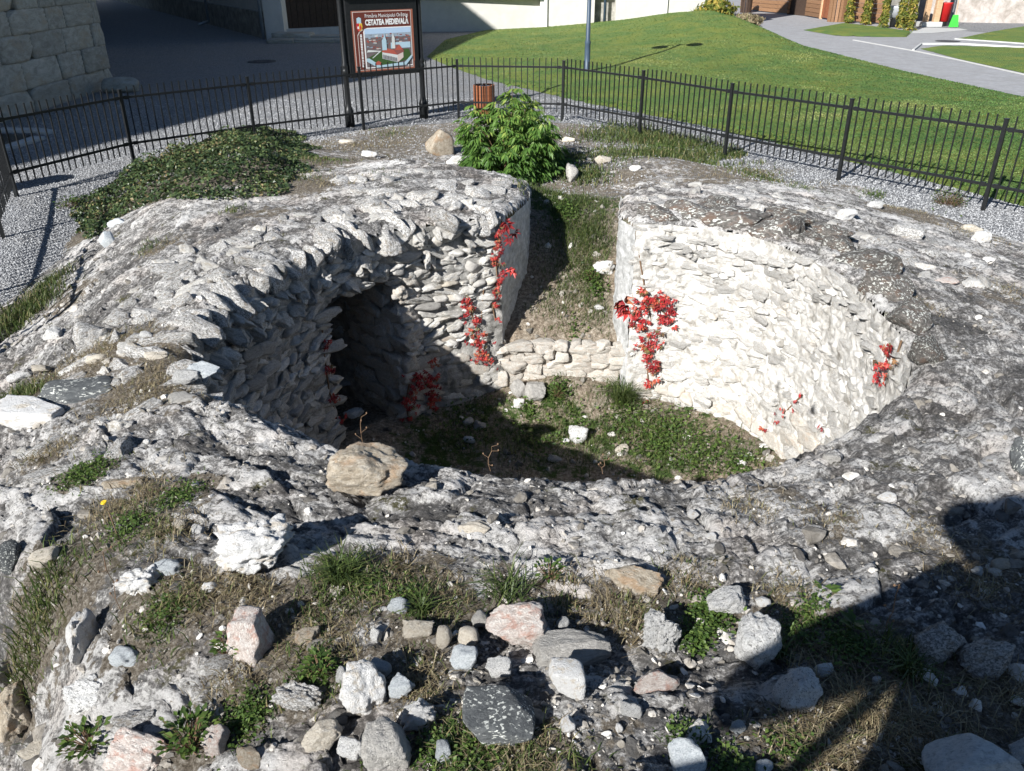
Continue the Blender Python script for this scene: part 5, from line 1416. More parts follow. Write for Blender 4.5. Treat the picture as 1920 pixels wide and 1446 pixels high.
# ------------------------------------------------------------ grass, weeds, ivy, bush
def blades(name, P, H, Wd, lean, mat, rnd=None, parent=None, label=None, kind='stuff', droop=.5, rnk=1.0):
    n = len(P); a = RS.rand(n) * 6.283; dx, dy = np.cos(a), np.sin(a); rnd = RS.rand(n) * rnk if rnd is None else rnd
    wx, wy = -dy * Wd / 2, dx * Wd / 2; L = lean * H
    z0 = P[:, 2] - .01
    V = np.stack([np.stack([P[:, 0] - wx, P[:, 1] - wy, z0], -1), np.stack([P[:, 0] + wx, P[:, 1] + wy, z0], -1),
                  np.stack([P[:, 0] + dx * L * .35 + wx * .8, P[:, 1] + dy * L * .35 + wy * .8, z0 + H * .6], -1), np.stack([P[:, 0] + dx * L * .35 - wx * .8, P[:, 1] + dy * L * .35 - wy * .8, z0 + H * .6], -1),
                  np.stack([P[:, 0] + dx * L, P[:, 1] + dy * L, z0 + H * (1 - droop * lean * .5)], -1)], 1).reshape(-1, 3)
    b = (np.arange(n) * 5)[:, None]; F = np.concatenate([b + np.array([0, 1, 2]), b + np.array([0, 2, 3]), b + np.array([3, 2, 4])])
    o = link(name, mesh_np(name, V, F, [mat], False, {'rnd': np.repeat(rnd, 5)}), parent)
    if label: tag(o, label, kind=kind)
    return o
def leaves(name, P, N, size, mat, rnd=None, parent=None, asp=.75, fold=.25):
    """folded diamond leaves; N (n,3) facing"""
    n = len(P); N = N / np.linalg.norm(N, axis=1, keepdims=True)
    r = RS.normal(size=(n, 3)); U = r - (r * N).sum(1, keepdims=True) * N; U /= np.linalg.norm(U, axis=1, keepdims=True); Wv = np.cross(N, U)
    s = size[:, None]; rnd = RS.rand(n) if rnd is None else rnd
    V = np.stack([P - U * s * .5, P + Wv * s * asp * .5 + N * s * fold * .3, P + U * s * .6, P - Wv * s * asp * .5 + N * s * fold * .3], 1).reshape(-1, 3)
    b = (np.arange(n) * 4)[:, None]; F = np.concatenate([b + np.array([0, 1, 2]), b + np.array([0, 2, 3])])
    return link(name, mesh_np(name, V, F, [mat], False, {'rnd': np.repeat(rnd, 4)}), parent)
def scatter_patch(a, b, r, n, fn=None):
    """points round a spot; r is its radius in picture pixels"""
    p = hit(a, b, fn); rw = r / FPX * depth_at(p)
    q = RS.normal(size=(n, 2)) * .5; x = p[0] + q[:, 0] * rw; y = p[1] + q[:, 1] * rw * 1.25
    return x, y, p
# green tufts: px, py, radius, blades, height, dry share
GREEN = [(1180, 250, 60, 700, .12), (1300, 300, 50, 500, .1), (1150, 290, 60, 500, .1), (1000, 350, 40, 300, .1), (740, 250, 50, 250, .06), (1060, 300, 40, 300, .12), (1420, 330, 50, 300, .07), (700, 330, 50, 120, .05), (60, 575, 60, 900, .13), (20, 610, 50, 600, .12), (100, 530, 40, 400, .1), (40, 745, 50, 500, .09), (160, 885, 50, 420, .06), (100, 1090, 60, 420, .1), (70, 1150, 50, 360, .1), (60, 1220, 50, 380, .1), (30, 1265, 40, 300, .1), (240, 985, 55, 380, .06), (290, 1010, 50, 260, .06), (330, 940, 45, 260, .05),
         (330, 1150, 60, 420, .07), (280, 1175, 50, 260, .07), (640, 1080, 60, 520, .09), (610, 1130, 60, 300, .07), (690, 1110, 50, 240, .07), (790, 1120, 50, 260, .07), (850, 1140, 45, 220, .06), (570, 1230, 60, 240, .06), (600, 1290, 50, 240, .06), (860, 1390, 70, 420, .06), (880, 1430, 70, 320, .06), (1000, 1410, 70, 300, .07), (1200, 1150, 50, 200, .06), (1280, 1100, 50, 180, .05),
         (1500, 1150, 50, 160, .05), (1700, 1240, 50, 220, .09), (1680, 1210, 40, 160, .1), (470, 1330, 50, 260, .06), (780, 1245, 50, 160, .05), (1060, 1130, 40, 140, .06), (1470, 1190, 40, 120, .06), (1320, 1400, 60, 180, .06), (680, 1440, 30, 80, .06), (1080, 1440, 60, 200, .06),
         (1850, 395, 60, 500, .08), (1780, 400, 40, 400, .1), (1640, 370, 30, 160, .06), (1500, 350, 50, 200, .05), (1340, 290, 60, 500, .12), (1390, 300, 50, 400, .1), (1270, 270, 60, 700, .15), (1200, 265, 50, 500, .15), (1120, 258, 50, 300, .12), (1230, 290, 50, 500, .12), (1100, 330, 40, 400, .12), (440, 395, 25, 120, .06), (280, 460, 35, 160, .06), (600, 300, 60, 500, .06), (560, 330, 50, 400, .06), (500, 265, 60, 300, .05)]
Ps = []; Hs = []
for (a, b, r, n, h) in GREEN:
    if b < 345 and a > 900: n = int(n * 1.7); r *= 1.2
    if b > 800: n = int(n * .62); h *= .8; r *= 1.15
    x, y, p = scatter_patch(a, b, r, n); z, s, _ = on_top(x, y); ok = (s > .03) & (z > -.05); Ps.append(np.stack([x, y, np.maximum(z, 0)], -1)[ok]); Hs.append((h * RS.uniform(.35, 1.1, n))[ok])
P = np.concatenate(Ps); H = np.concatenate(Hs)
blades('green_grass', P, H, .0028 + .0012 * RS.rand(len(P)) + P[:, 1] * .0004 + sstep(9, 11, P[:, 1]) * .004, RS.uniform(.2, 1.1, len(P)), M['grass_green'], label='tufts of green grass growing on the ruin')
DRY = [(330, 690, 120, 1500, .05), (200, 660, 90, 900, .05), (420, 640, 60, 500, .05), (100, 700, 80, 600, .05), (260, 740, 80, 500, .04), (90, 850, 50, 400, .05), (270, 930, 60, 500, .05), (330, 1000, 60, 400, .05), (200, 960, 60, 300, .05), (400, 1110, 60, 400, .05), (470, 1120, 50, 300, .05), (340, 1120, 50, 300, .05),
       (560, 1170, 90, 500, .04), (740, 1090, 80, 400, .05), (830, 1120, 70, 400, .04), (1080, 1130, 70, 400, .05), (1180, 1150, 60, 350, .05), (1280, 1090, 60, 350, .04), (1400, 950, 60, 300, .04), (1480, 1110, 60, 350, .04), (1560, 980, 60, 300, .03), (1740, 1000, 60, 260, .03), (1620, 1340, 80, 900, .06), (1560, 1420, 70, 500, .05), (1480, 1210, 60, 350, .04), (1560, 1230, 50, 260, .04),
       (780, 1280, 60, 400, .05), (900, 1400, 80, 400, .05), (1000, 1440, 80, 450, .05), (640, 1210, 70, 400, .04), (430, 1280, 60, 300, .04), (1830, 440, 60, 500, .05), (1880, 540, 60, 350, .05), (1720, 560, 40, 250, .05), (1480, 340, 90, 900, .05), (1700, 395, 60, 500, .05), (1350, 330, 70, 500, .05), (650, 275, 80, 900, .06), (560, 300, 60, 500, .05), (740, 270, 60, 500, .05), (620, 340, 60, 500, .05), (300, 460, 40, 250, .04),
       (1850, 1100, 90, 350, .05), (1900, 1300, 90, 500, .05), (1750, 1350, 110, 700, .05), (1500, 1400, 70, 350, .05)]
Ps = []; Hs = []
for (a, b, r, n, h) in DRY:
    x, y, p = scatter_patch(a, b, r, n); z, s, _ = on_top(x, y); ok = (s > .03) & (z > -.05); Ps.append(np.stack([x, y, np.maximum(z, 0)], -1)[ok]); Hs.append((h * RS.uniform(.35, 1.2, n))[ok])
P = np.concatenate(Ps); H = np.concatenate(Hs)
blades('dry_grass', P, H, .0016 + .001 * RS.rand(len(P)) + P[:, 1] * .0003, RS.uniform(.5, 2.2, len(P)), M['grass_dry'], label='dry straw-coloured grass and twigs on the ruin', droop=.7)
# low leafy ground weeds
LW_ = [(1330, 1150, 40, 900, .014), (1305, 1190, 30, 500, .014), (1520, 1150, 35, 350, .012), (1590, 1210, 50, 900, .012), (1500, 1190, 40, 300, .012), (160, 890, 45, 700, .014), (340, 930, 40, 500, .012), (830, 1400, 60, 700, .012), (900, 1420, 60, 500, .012), (460, 1345, 45, 600, .012), (760, 1120, 40, 400, .012), (700, 1100, 40, 300, .012), (240, 990, 50, 500, .012), (310, 1160, 40, 300, .012), (1375, 1435, 40, 300, .012), (1780, 400, 30, 900, .03), (1640, 372, 20, 200, .02), (1060, 370, 40, 300, .025), (590, 1260, 40, 300, .014), (350, 1400, 20, 60, .014), (1250, 280, 40, 400, .03), (1480, 1410, 50, 300, .012), (1280, 1380, 40, 200, .012)]
Ps = []; Ns = []; Ss = []
for (a, b, r, n, sz_) in LW_:
    x, y, p = scatter_patch(a, b, r, n); z, s, _ = on_top(x, y); ok = (s > .03) & (z > -.05); z = np.maximum(z, 0) + RS.rand(n) * sz_ * 2.2
    Ps.append(np.stack([x, y, z], -1)[ok]); Ns.append((RS.normal(size=(n, 3)) * .45 + np.array((0, 0, 1)))[ok]); Ss.append((sz_ * RS.uniform(.6, 1.2, n))[ok])
tag(leaves('ground_weeds', np.concatenate(Ps), np.concatenate(Ns), np.concatenate(Ss), M['weed']), 'low clover-like ground weeds on the ruin', kind='stuff')
# plants on the pit floor and in the gap
def floor_pts(a, b, r, n):
    x, y, p = scatter_patch(a, b, r, n, floor_h); ok = sdist(x, y) < -.05; x, y = x[ok], y[ok]; return np.stack([x, y, floor_h(x, y)], -1)
PF = np.concatenate([floor_pts(a, b, r, n) for a, b, r, n in [(1050, 790, 60, 500), (1000, 820, 60, 400), (1160, 800, 70, 900), (1240, 850, 80, 800), (1330, 860, 80, 700), (1165, 745, 25, 500), (1110, 850, 60, 400), (900, 780, 80, 500), (850, 830, 80, 500), (960, 850, 80, 500), (1420, 880, 60, 300), (1240, 790, 50, 300), (1050, 740, 30, 160),
                                                            (1060, 430, 40, 700), (1100, 380, 50, 700), (1110, 520, 30, 200), (1060, 540, 60, 260), (1120, 560, 40, 220), (1030, 590, 60, 160), (1080, 470, 40, 300), (1030, 470, 60, 400), (1120, 420, 40, 500), (1130, 470, 40, 400), (1060, 390, 60, 700), (1120, 350, 50, 600), (1020, 360, 40, 400), (1100, 440, 40, 900), (1090, 500, 45, 700), (1070, 560, 60, 600), (1120, 590, 40, 300)]])
blades('pit_grass', PF, RS.uniform(.03, .11, len(PF)), .004 + .003 * RS.rand(len(PF)), RS.uniform(.3, 1.3, len(PF)), M['grass_green'], label='green grass growing on the pit floor and in the gap', rnk=.9)
PL = np.concatenate([floor_pts(a, b, r, n) for a, b, r, n in [(1045, 740, 22, 260), (990, 770, 18, 160), (1080, 800, 30, 160), (1180, 790, 60, 600), (1240, 840, 60, 700), (1320, 850, 60, 600), (1390, 872, 30, 260), (1010, 830, 50, 300), (880, 800, 80, 500), (1110, 525, 18, 160), (1060, 400, 30, 500), (1080, 360, 30, 400), (1120, 545, 20, 120), (1075, 620, 20, 80), (1180, 740, 25, 200), (1270, 800, 40, 260)]])
PL[:, 2] += RS.rand(len(PL)) * .07
tag(leaves('pit_weeds', PL, RS.normal(size=(len(PL), 3)) * .5 + np.array((0, 0, 1)), .018 + .022 * RS.rand(len(PL)), M['weed']), 'bright leafy weeds on the pit floor and in the gap', kind='stuff')

# ivy mat over the outer left slope
IVY = [hit(a, b)[:2] for a, b in [(112, 408), (200, 345), (300, 308), (400, 268), (480, 250), (560, 252), (600, 275), (590, 320), (530, 372), (440, 384), (300, 386), (240, 402), (215, 425), (165, 470), (130, 445)]]
n = 60000; xs = [p[0] for p in IVY]; ys = [p[1] for p in IVY]
x = RS.uniform(min(xs) - .2, max(xs) + .2, n); y = RS.uniform(min(ys) - .2, max(ys) + .2, n)
dd = poly_dist(x, y, IVY) * np.where(poly_in(x, y, IVY), 1, -1) - .12 + .5 * fbm(x * 1.6, y * 1.6, .5, 4, 401)
ok = dd > 0; x, y, dd = x[ok], y[ok], dd[ok]
bz = np.maximum(base_h(x, y), 0)
th = (.03 + .3 * sstep(0, .9, dd) * (.6 + 1.3 * fbm(x * 2.9, y * 2.9, .5, 4, 405)))
th = np.clip(th, .02, 1)
z = bz + th * (1 - .6 * RS.rand(len(x)) ** 2.2)
gxn = -(base_h(x + .05, y) - base_h(x - .05, y)) / .1; gyn = -(base_h(x, y + .05) - base_h(x, y - .05)) / .1
N = np.stack([gxn, gyn, np.ones(len(x))], -1) + RS.normal(size=(len(x), 3)) * .55
nr = np.clip((.5 + .6 * fbm(x * 1.3, y * 1.3, .5, 3, 409)) + .3 * RS.normal(size=len(x)), 0, 1)
o = leaves('ivy', np.stack([x, y, z], -1), N, .026 + .02 * RS.rand(len(x)), M['ivy'], nr, asp=.95)
tag(o, 'dark ivy mat covering the outer left slope of the ruin', kind='stuff')
print('ivy', len(x))

# leafy bush behind the gap
bc = np.array((-.02, 11.5, .05))
bush = empty('leafy_bush', tuple(bc)); tag(bush, 'bright green elder-like bush standing behind the gap', 'bush')
mb = MB(); LV = []; LN = []; LU = []; LSz = []
for k in range(240):
    ph = RS.rand() * 6.283; el = math.asin(RS.uniform(-.15, 1)); r = RS.uniform(.6, 1.0) * (1 + .28 * math.sin(ph * 3 + 1) * math.cos(el * 4))
    tip = np.array((.74 * math.cos(ph) * math.cos(el) * r, .75 * math.sin(ph) * math.cos(el) * r, .1 + .86 * max(math.sin(el), -.02) * r + .3 * RS.rand() * (1 if RS.rand() < .25 else 0)))
    root = tip * np.array((.12, .12, 0)); mid = root * .4 + tip * .6 + np.array((0, 0, .1))
    if k % 3 == 0:
        mb.bar(root, mid, .008, 4, .005, cap=False); mb.bar(mid, tip, .005, 4, .002, cap=False)
    for j in range(7):
        t = 1 - j * .09; c = mid + (tip - mid) * t + RS.normal(size=3) * .03
        out = np.array((math.cos(ph + RS.normal() * 1.0), math.sin(ph + RS.normal() * 1.0), RS.uniform(-.5, .35))); out /= np.linalg.norm(out)
        side = np.cross(out, (0, 0, 1.0)); side /= np.linalg.norm(side) + 1e-6
        for m in range(7):
            s_ = (m - 3); q = c + out * (.02 + .028 * (3 - abs(s_)) + .02)
            dirv = out * (.75 - .12 * abs(s_)) + side * s_ * .33 + np.array((0, 0, -.3 - .3 * RS.rand())); dirv /= np.linalg.norm(dirv)
            LV.append(q); LU.append(dirv); LSz.append(RS.uniform(.075, .12)); LN.append(np.cross(dirv, side * .6 + RS.normal(size=3) * .35))
LV = np.array(LV); LU = np.array(LU); LN = np.array(LN); LSz = np.array(LSz)[:, None]
Nn = LN / np.linalg.norm(LN, axis=1, keepdims=True); Wv = np.cross(Nn, LU); Wv /= np.linalg.norm(Wv, axis=1, keepdims=True)
V = np.stack([LV, LV + LU * LSz * .45 + Wv * LSz * .15, LV + LU * LSz + np.array((0, 0, -.012)), LV + LU * LSz * .45 - Wv * LSz * .15], 1).reshape(-1, 3)
b = (np.arange(len(LV)) * 4)[:, None]; F = np.concatenate([b + np.array([0, 1, 2]), b + np.array([0, 2, 3])])
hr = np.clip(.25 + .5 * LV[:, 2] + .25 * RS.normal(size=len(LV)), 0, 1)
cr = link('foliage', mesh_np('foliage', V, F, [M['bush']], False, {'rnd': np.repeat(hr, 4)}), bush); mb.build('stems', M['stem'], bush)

# ------------------------------------------------------------ red creeper on the walls
def wallhit(px, py, off=.05):
    d = raydir(px, py); best = None
    P = RIMC
    for i in range(len(P) - 1):
        a, b = P[i], P[i + 1]; e = b - a
        den = d[0] * e[1] - d[1] * e[0]
        if abs(den) < 1e-9: continue
        t = (a[0] * e[1] - a[1] * e[0]) / den; u = (a[0] * d[1] - a[1] * d[0]) / den
        if 0 <= u <= 1 and t > 0 and (best is None or t > best[0]):
            n = np.array((-e[1], e[0])) / np.linalg.norm(e); best = (t, n)
    if best is None: return None
    t, n = best; z = CAMH + d[2] * t
    return np.array((d[0] * t + n[0] * off, d[1] * t + n[1] * off, z)), n
def leafmesh(seed):
    rs_ = random.Random(seed); V = []; F = []
    for k in range(5):
        a = math.radians(-90 + (k - 2) * 38 + rs_.uniform(-8, 8)); L = 1.0 - .13 * abs(k - 2)
        d = np.array((math.cos(a), 0, math.sin(a))); s_ = np.array((-d[2], 0, d[0])); dz = np.array((0, -1.0, 0)); c = rs_.uniform(.15, .4)
        b = len(V)
        V += [d * .06, d * L * .5 + s_ * .17 * L + dz * c * .6, d * L + dz * c * .2 * rs_.uniform(-1, 1), d * L * .5 - s_ * .17 * L + dz * c * .6, d * L * .5 + dz * (c * .6 + .12)]
        F += [(b, b + 4, b + 1), (b + 1, b + 4, b + 2), (b, b + 3, b + 4), (b + 3, b + 2, b + 4)]
    return mesh_np('leaf', np.array(V), np.array(F), [M['creeper_leaf']], False)
LM = [leafmesh(i) for i in range(6)]
def creeper(label, spots, stems, size=.07, lshape=None):
    spots = [(a, b, rad, int(n * 1.3)) for a, b, rad, n in spots]; p0, n0 = wallhit(*stems[0][0]); root = empty('creeper_vine', tuple(p0)); tag(root, label, 'vine')
    mb = MB()
    for st_ in stems:
        pts = [wallhit(a, b, .03)[0] for a, b in st_]
        for q, r in zip(pts[:-1], pts[1:]): mb.bar(q - p0, r - p0, .008, 5, .007, cap=False)
    mb.build('stem', M['stem'], root)
    for (a, b, rad, n) in spots:
        for k in range(n):
            w = wallhit(a + random.gauss(0, rad * .5), b + random.gauss(0, rad * .5), random.uniform(.05, .1))
            if w is None: continue
            q, nn = w; yaw = math.atan2(nn[1], nn[0]) + math.pi / 2
            s_ = size * random.uniform(.6, 1.2)
            link('leaf', random.choice(LM), root, tuple(q - p0), (random.uniform(-.5, .3), random.uniform(-.9, .9), yaw + random.uniform(-.6, .6)), (s_, s_, s_))
creeper('narrow red creeper hanging down the sunlit corner of the left pier', [(935, 430, 10, 8), (930, 455, 14, 14), (926, 485, 14, 14), (932, 515, 14, 12), (925, 545, 12, 9), (922, 565, 12, 6), (928, 590, 8, 3)], [[(937, 422), (926, 470), (930, 520), (920, 565), (927, 600)]], .042)
creeper('red creeper in the middle of the sunlit strip beside the shadow edge', [(868, 557, 12, 10), (878, 575, 14, 10), (890, 595, 10, 8), (888, 620, 18, 16), (895, 645, 16, 16), (900, 662, 16, 14), (912, 672, 12, 5)], [[(862, 550), (880, 580), (893, 620), (898, 665)], [(905, 540), (900, 600), (893, 620)]], .043)
creeper('dark red creeper arching low on the shaded wall right of the doorway', [(800, 700, 22, 22), (770, 715, 20, 16), (758, 745, 16, 14), (808, 735, 16, 14), (762, 780, 12, 7), (810, 760, 10, 5)], [[(800, 790), (806, 740), (795, 700), (765, 715), (758, 750), (765, 795)]], .055)
creeper('broad red creeper cluster low on the whitewashed wall by the right pier', [(1208, 538, 8, 6), (1215, 560, 20, 16), (1245, 560, 20, 12), (1195, 590, 22, 16), (1250, 595, 20, 16), (1225, 610, 26, 12), (1205, 635, 18, 10), (1225, 640, 16, 8), (1212, 665, 14, 9), (1222, 685, 12, 7), (1215, 712, 10, 4), (1215, 745, 8, 3)], [[(1197, 470), (1207, 530), (1220, 600), (1212, 660), (1216, 740)], [(1200, 580), (1190, 610)], [(1220, 560), (1260, 600)]], .06)
creeper('thin reddish creeper climbing the left jamb of the doorway', [(600, 640, 8, 8), (606, 690, 8, 9), (615, 740, 8, 8), (625, 780, 8, 6)], [[(598, 600), (602, 660), (612, 730), (628, 790)]], .045)
creeper('withered brown-red creeper under the right rim of the whitewashed wall', [(1690, 655, 12, 10), (1680, 685, 14, 12), (1668, 705, 12, 6)], [[(1700, 640), (1690, 670), (1668, 712)]], .05)
creeper('sparse red creeper sprigs near the foot of the whitewashed wall', [(1480, 770, 12, 6), (1468, 785, 8, 4), (1560, 800, 6, 2), (1440, 800, 10, 2), (1510, 745, 10, 3)], [[(1510, 740), (1478, 772), (1466, 790)]], .04)

# ------------------------------------------------------------ weeds worth telling apart
def weed(a, b, r, h, n, lw, label, mat='weed', fn=None, up=.5, name='weed', stem=True):
    p = np.array(hit(a, b, fn)); d = depth_at(p); R_ = r / FPX * d; H_ = h / FPX * d
    root = empty(name, tuple(p)); tag(root, label, 'plant')
    mbb = MB(); LVv = []; Uu = []; Ls = []
    for k in range(n):
        an = random.uniform(0, 6.283); rr_ = R_ * random.uniform(.3, 1); zz_ = H_ * random.uniform(.3, 1)
        q = np.array((rr_ * math.cos(an), rr_ * math.sin(an), zz_))
        if stem and k % 2 == 0: mbb.bar((0, 0, -.01), tuple(q), .0018, 4, .001, cap=False)
        u_ = np.array((math.cos(an), math.sin(an), up + random.uniform(-.5, .3))); LVv.append(q); Uu.append(u_ / np.linalg.norm(u_)); Ls.append(lw * random.uniform(.7, 1.2))
    LVv = np.array(LVv); Uu = np.array(Uu); Ls = np.array(Ls)[:, None]
    Wv = np.cross(Uu, (0, 0, 1.0)) + RS.normal(size=Uu.shape) * .2; Wv /= np.linalg.norm(Wv, axis=1, keepdims=True); Nn = np.cross(Wv, Uu)
    V = np.stack([LVv - Uu * Ls * .5, LVv + Wv * Ls * .32 + Nn * Ls * .06, LVv + Uu * Ls * .1 + Nn * -Ls * .02, LVv - Wv * Ls * .32 + Nn * Ls * .06, LVv + Uu * Ls * .65 - np.array((0, 0, 1)) * Ls * .1], 1).reshape(-1, 3)
    bb = (np.arange(n) * 5)[:, None]; F = np.concatenate([bb + np.array(t) for t in ([0, 1, 2], [0, 2, 3], [1, 4, 2], [2, 4, 3])])
    link('foliage', mesh_np('foliage', V, F, [M[mat]], False, {'rnd': RS.rand(n).repeat(5)}), root)
    if stem: mbb.build('stems', M['stem'], root)
    return root
def tuft(a, b, r, h, n, label, fn=None, w=.005, lean=(.4, 1.4)):
    p = np.array(hit(a, b, fn)); d = depth_at(p); R_ = r / FPX * d; H_ = h / FPX * d
    Pq = RS.normal(size=(n, 3)) * R_ * .25; Pq[:, 2] = 0
    o = blades('grass_tuft', Pq, H_ * RS.uniform(.5, 1.1, n), np.full(n, w), RS.uniform(*lean, n), M['grass_green'], rnk=.8); o.location = tuple(p)
    tag(o, label, 'grass')
tuft(950, 1112, 60, 60, 90, 'long dark blades fanning out above the pink and white rock', w=.004, lean=(.9, 2.2))
tuft(640, 1085, 50, 60, 220, 'tall green tuft right of the biggest white boulder')
tuft(1700, 1262, 40, 60, 90, 'long-bladed tuft at the shadow edge near the broad rough block')
tuft(1165, 755, 22, 60, 260, 'tall dark tuft at the foot of the low wall in the pit', fn=floor_h, w=.006)
tuft(790, 1150, 30, 50, 70, 'thin arching tuft above the flat-topped white stone')
tuft(1460, 1225, 30, 40, 60, 'thin tuft at the foot of the tall lichened block')
weed(360, 1405, 55, 70, 130, .024, 'yellow-green mint-like weed at the bottom edge beside the purplish stone')
weed(170, 1400, 50, 40, 120, .022, 'dark feathery weed lying over pale stone at the lower left')
weed(428, 1225, 34, 45, 60, .02, 'small upright leafy weed left of the squarish pinkish block')
weed(600, 1260, 32, 40, 50, .022, 'grey-green leafy weed between the small rocks, lower centre-left')
weed(1030, 1085, 30, 36, 60, .018, 'small dark weed behind the long dark blades')
weed(1600, 1185, 22, 34, 9, .05, 'broad-leaved mullein seedling in the clover at right', stem=False)
weed(1545, 1118, 24, 20, 6, .045, 'grey-green mullein rosette lying on the mortar', stem=False)
weed(1292, 745, 28, 24, 40, .07, 'drooping yellow-green leafy plant at the foot of the whitewashed wall', fn=floor_h)
weed(1775, 398, 32, 40, 420, .03, 'round green weed on the right slope near the fence')
weed(130, 400, 22, 30, 120, .04, 'light green leafy weed at the left end of the ivy')
weed(1110, 528, 16, 24, 60, .035, 'small bright weed half way down the gap', fn=floor_h)
weed(1045, 745, 20, 24, 80, .035, 'bright nettle-like weed against the low wall in the pit', fn=floor_h)
weed(978, 662, 10, 14, 26, .03, 'tiny green sprig growing on top of the low tan wall', fn=floor_h)
# yellow flowers on thin stalks
fl = np.array(hit(222, 1010)); root = empty('yellow_flower', tuple(fl)); tag(root, 'thin dry stalk with two yellow flowers at left', 'flower')
mb = MB(); mb.bar((0, 0, 0), (-.02, .02, .1), .0015, 4); mb.bar((-.02, .02, .1), (-.015, .0, .16), .001, 4); mb.bar((-.02, .02, .1), (-.03, .02, .14), .001, 4); mb.build('stalk', M['stem'], root)
for q in ((-.015, 0, .16), (-.03, .02, .14)):
    mb = MB(); mb.lathe(q, [(.002, -.004), (.01, .002), (.009, .004), (.001, .003)], 9); mb.build('blossom', plain('yellow_petal', (.75, .5, .03), .5) if 'yellow_petal' not in bpy.data.materials else bpy.data.materials['yellow_petal'], root)
# dry seed stalks standing on the near rim
for i, (a, b, h, lab) in enumerate([(682, 838, 60, 'dry stalk with seed heads beside the tan boulder'), (920, 880, 46, 'short dry stalk on the near rim centre'), (1130, 885, 30, 'small dry stalk on the near rim right of centre'), (1660, 1190, 110, 'tall thin dry stalk before the broad rough block'), (230, 1150, 130, 'tall dark dry stalk in front of the crumbly white rock')]):
    p = np.array(hit(a, b)); H_ = h / FPX * depth_at(p) * 1.1; root = empty('dry_stalk', tuple(p)); tag(root, lab, 'plant'); mb = MB(); q0 = (0, 0, -.01)
    for k in range(4):
        q1 = (random.uniform(-.01, .01), random.uniform(-.01, .01), H_ * (k + 1) / 4); mb.bar(q0, q1, .0016, 4, .0013, cap=False)
        br_ = (q1[0] + random.uniform(-.03, .03), q1[1] + random.uniform(-.02, .02), q1[2] + random.uniform(0, .02)); mb.bar(q1, br_, .001, 4, .0008, cap=False); mb.lathe(br_, [(.001, 0), (.004, .003), (.003, .007), (.0005, .009)], 6); q0 = q1
    mb.build('stalk', M['grass_dry'] if False else M['stem'], root)

# lawn blades, far hedge, young conifers
n = 260000; px = RS.uniform(780, 1960, n); py = RS.uniform(22, 400, n) ; 
py = 22 + 378 * RS.rand(n) ** 1.0
xx = px - 960; yy = 723 - py; f = FPX * math.cos(PITCH) + yy * math.sin(PITCH); uu = -FPX * math.sin(PITCH) + yy * math.cos(PITCH); t = -(CAMH - .15) / uu
x = xx * t; y = f * t; ok = (uu < -60) & poly_in(x, y, LAWN) & (y < 42); x, y = x[ok], y[ok]; z = lawn_h(x, y); yy_ = y
cl = fbm(x * .9, y * .9, .5, 4, 501)
blades('lawn_grass', np.stack([x, y, z], -1), (.022 + .02 * RS.rand(len(x))) * (1 + .2 * cl), .006 + yy_ * .0009, RS.uniform(.5, 1.8, len(x)), M['lawn_blade'], np.clip((.45 + 1.1 * cl) + .12 * RS.normal(size=len(x)), 0, 1), label='short mown grass of the lawn')
print('lawn', len(x))
def cloud_plant(loc, rx, ry, h, n, size, mat, name, label, cat, group=None, trunk=True, cone=True):
    root = empty(name, loc); tag(root, label, cat, group)
    u = RS.rand(n); z = h * u * RS.uniform(.85, 1.0, n); rad = ((1 - u * .6) * (.55 + .6 * np.abs(noise3(u * 7 + loc[0] * 3, 0 * u, .5, 5))) if cone else np.sqrt(np.clip(1 - (2 * u - 1) ** 2, 0, 1))) * (.55 + .45 * RS.rand(n)); a = RS.rand(n) * 6.283
    lump = 1 + .35 * noise3(np.cos(a) * 2 + 9, np.sin(a) * 2, z * 3 / h * 2, 77)
    P = np.stack([rx * rad * lump * np.cos(a), ry * rad * lump * np.sin(a), z + .05], -1)
    N = np.stack([np.cos(a), np.sin(a), .5 + 0 * a], -1) + RS.normal(size=(n, 3)) * .5
    leaves('foliage', P, N, size * RS.uniform(.6, 1.3, n), M[mat], parent=root, asp=.4)
    if trunk: mb = MB(); mb.bar((0, 0, -.02), (0, 0, h * .9), .04, 7, .01); mb.build('trunk', M['stem'], root)
for i, (a, b, w, h, lab) in enumerate([(1590, 44, 26, 1.9, 'leftmost young conifer, beside the cabin door bin'), (1622, 47, 26, 1.6, 'yellowish young conifer, second from the cabin door'), (1655, 53, 24, 1.8, 'third young conifer from the cabin door, before the board wall'), (1686, 54, 22, 2.1, 'tall narrow young conifer left of the bushiest one'), (1703, 58, 32, 2.2, 'bushiest young conifer, nearest the pale timber posts')]):
    p = G(a, b); d = depth_at(p); cloud_plant((p[0], p[1], 0), w / FPX * d * .5, w / FPX * d * .5, h, 620, .17, 'conifer', 'young_conifer', lab, 'conifer', 'young conifers in front of the cabin')
p = G(1355, 45, .35); cloud_plant((p[0] - .3, p[1], .3), .9, .7, .95, 1500, .2, 'conifer', 'juniper_bush', 'low yellow-green shrub on the back of the grassy mound', 'bush', cone=False)
p = G(1395, 58, .1); cloud_plant((p[0], p[1], .1), .8, .6, .6, 1100, .16, 'grass_dry', 'dry_shrub', 'low brownish shrub right of the yellow-green one', 'bush', cone=False)

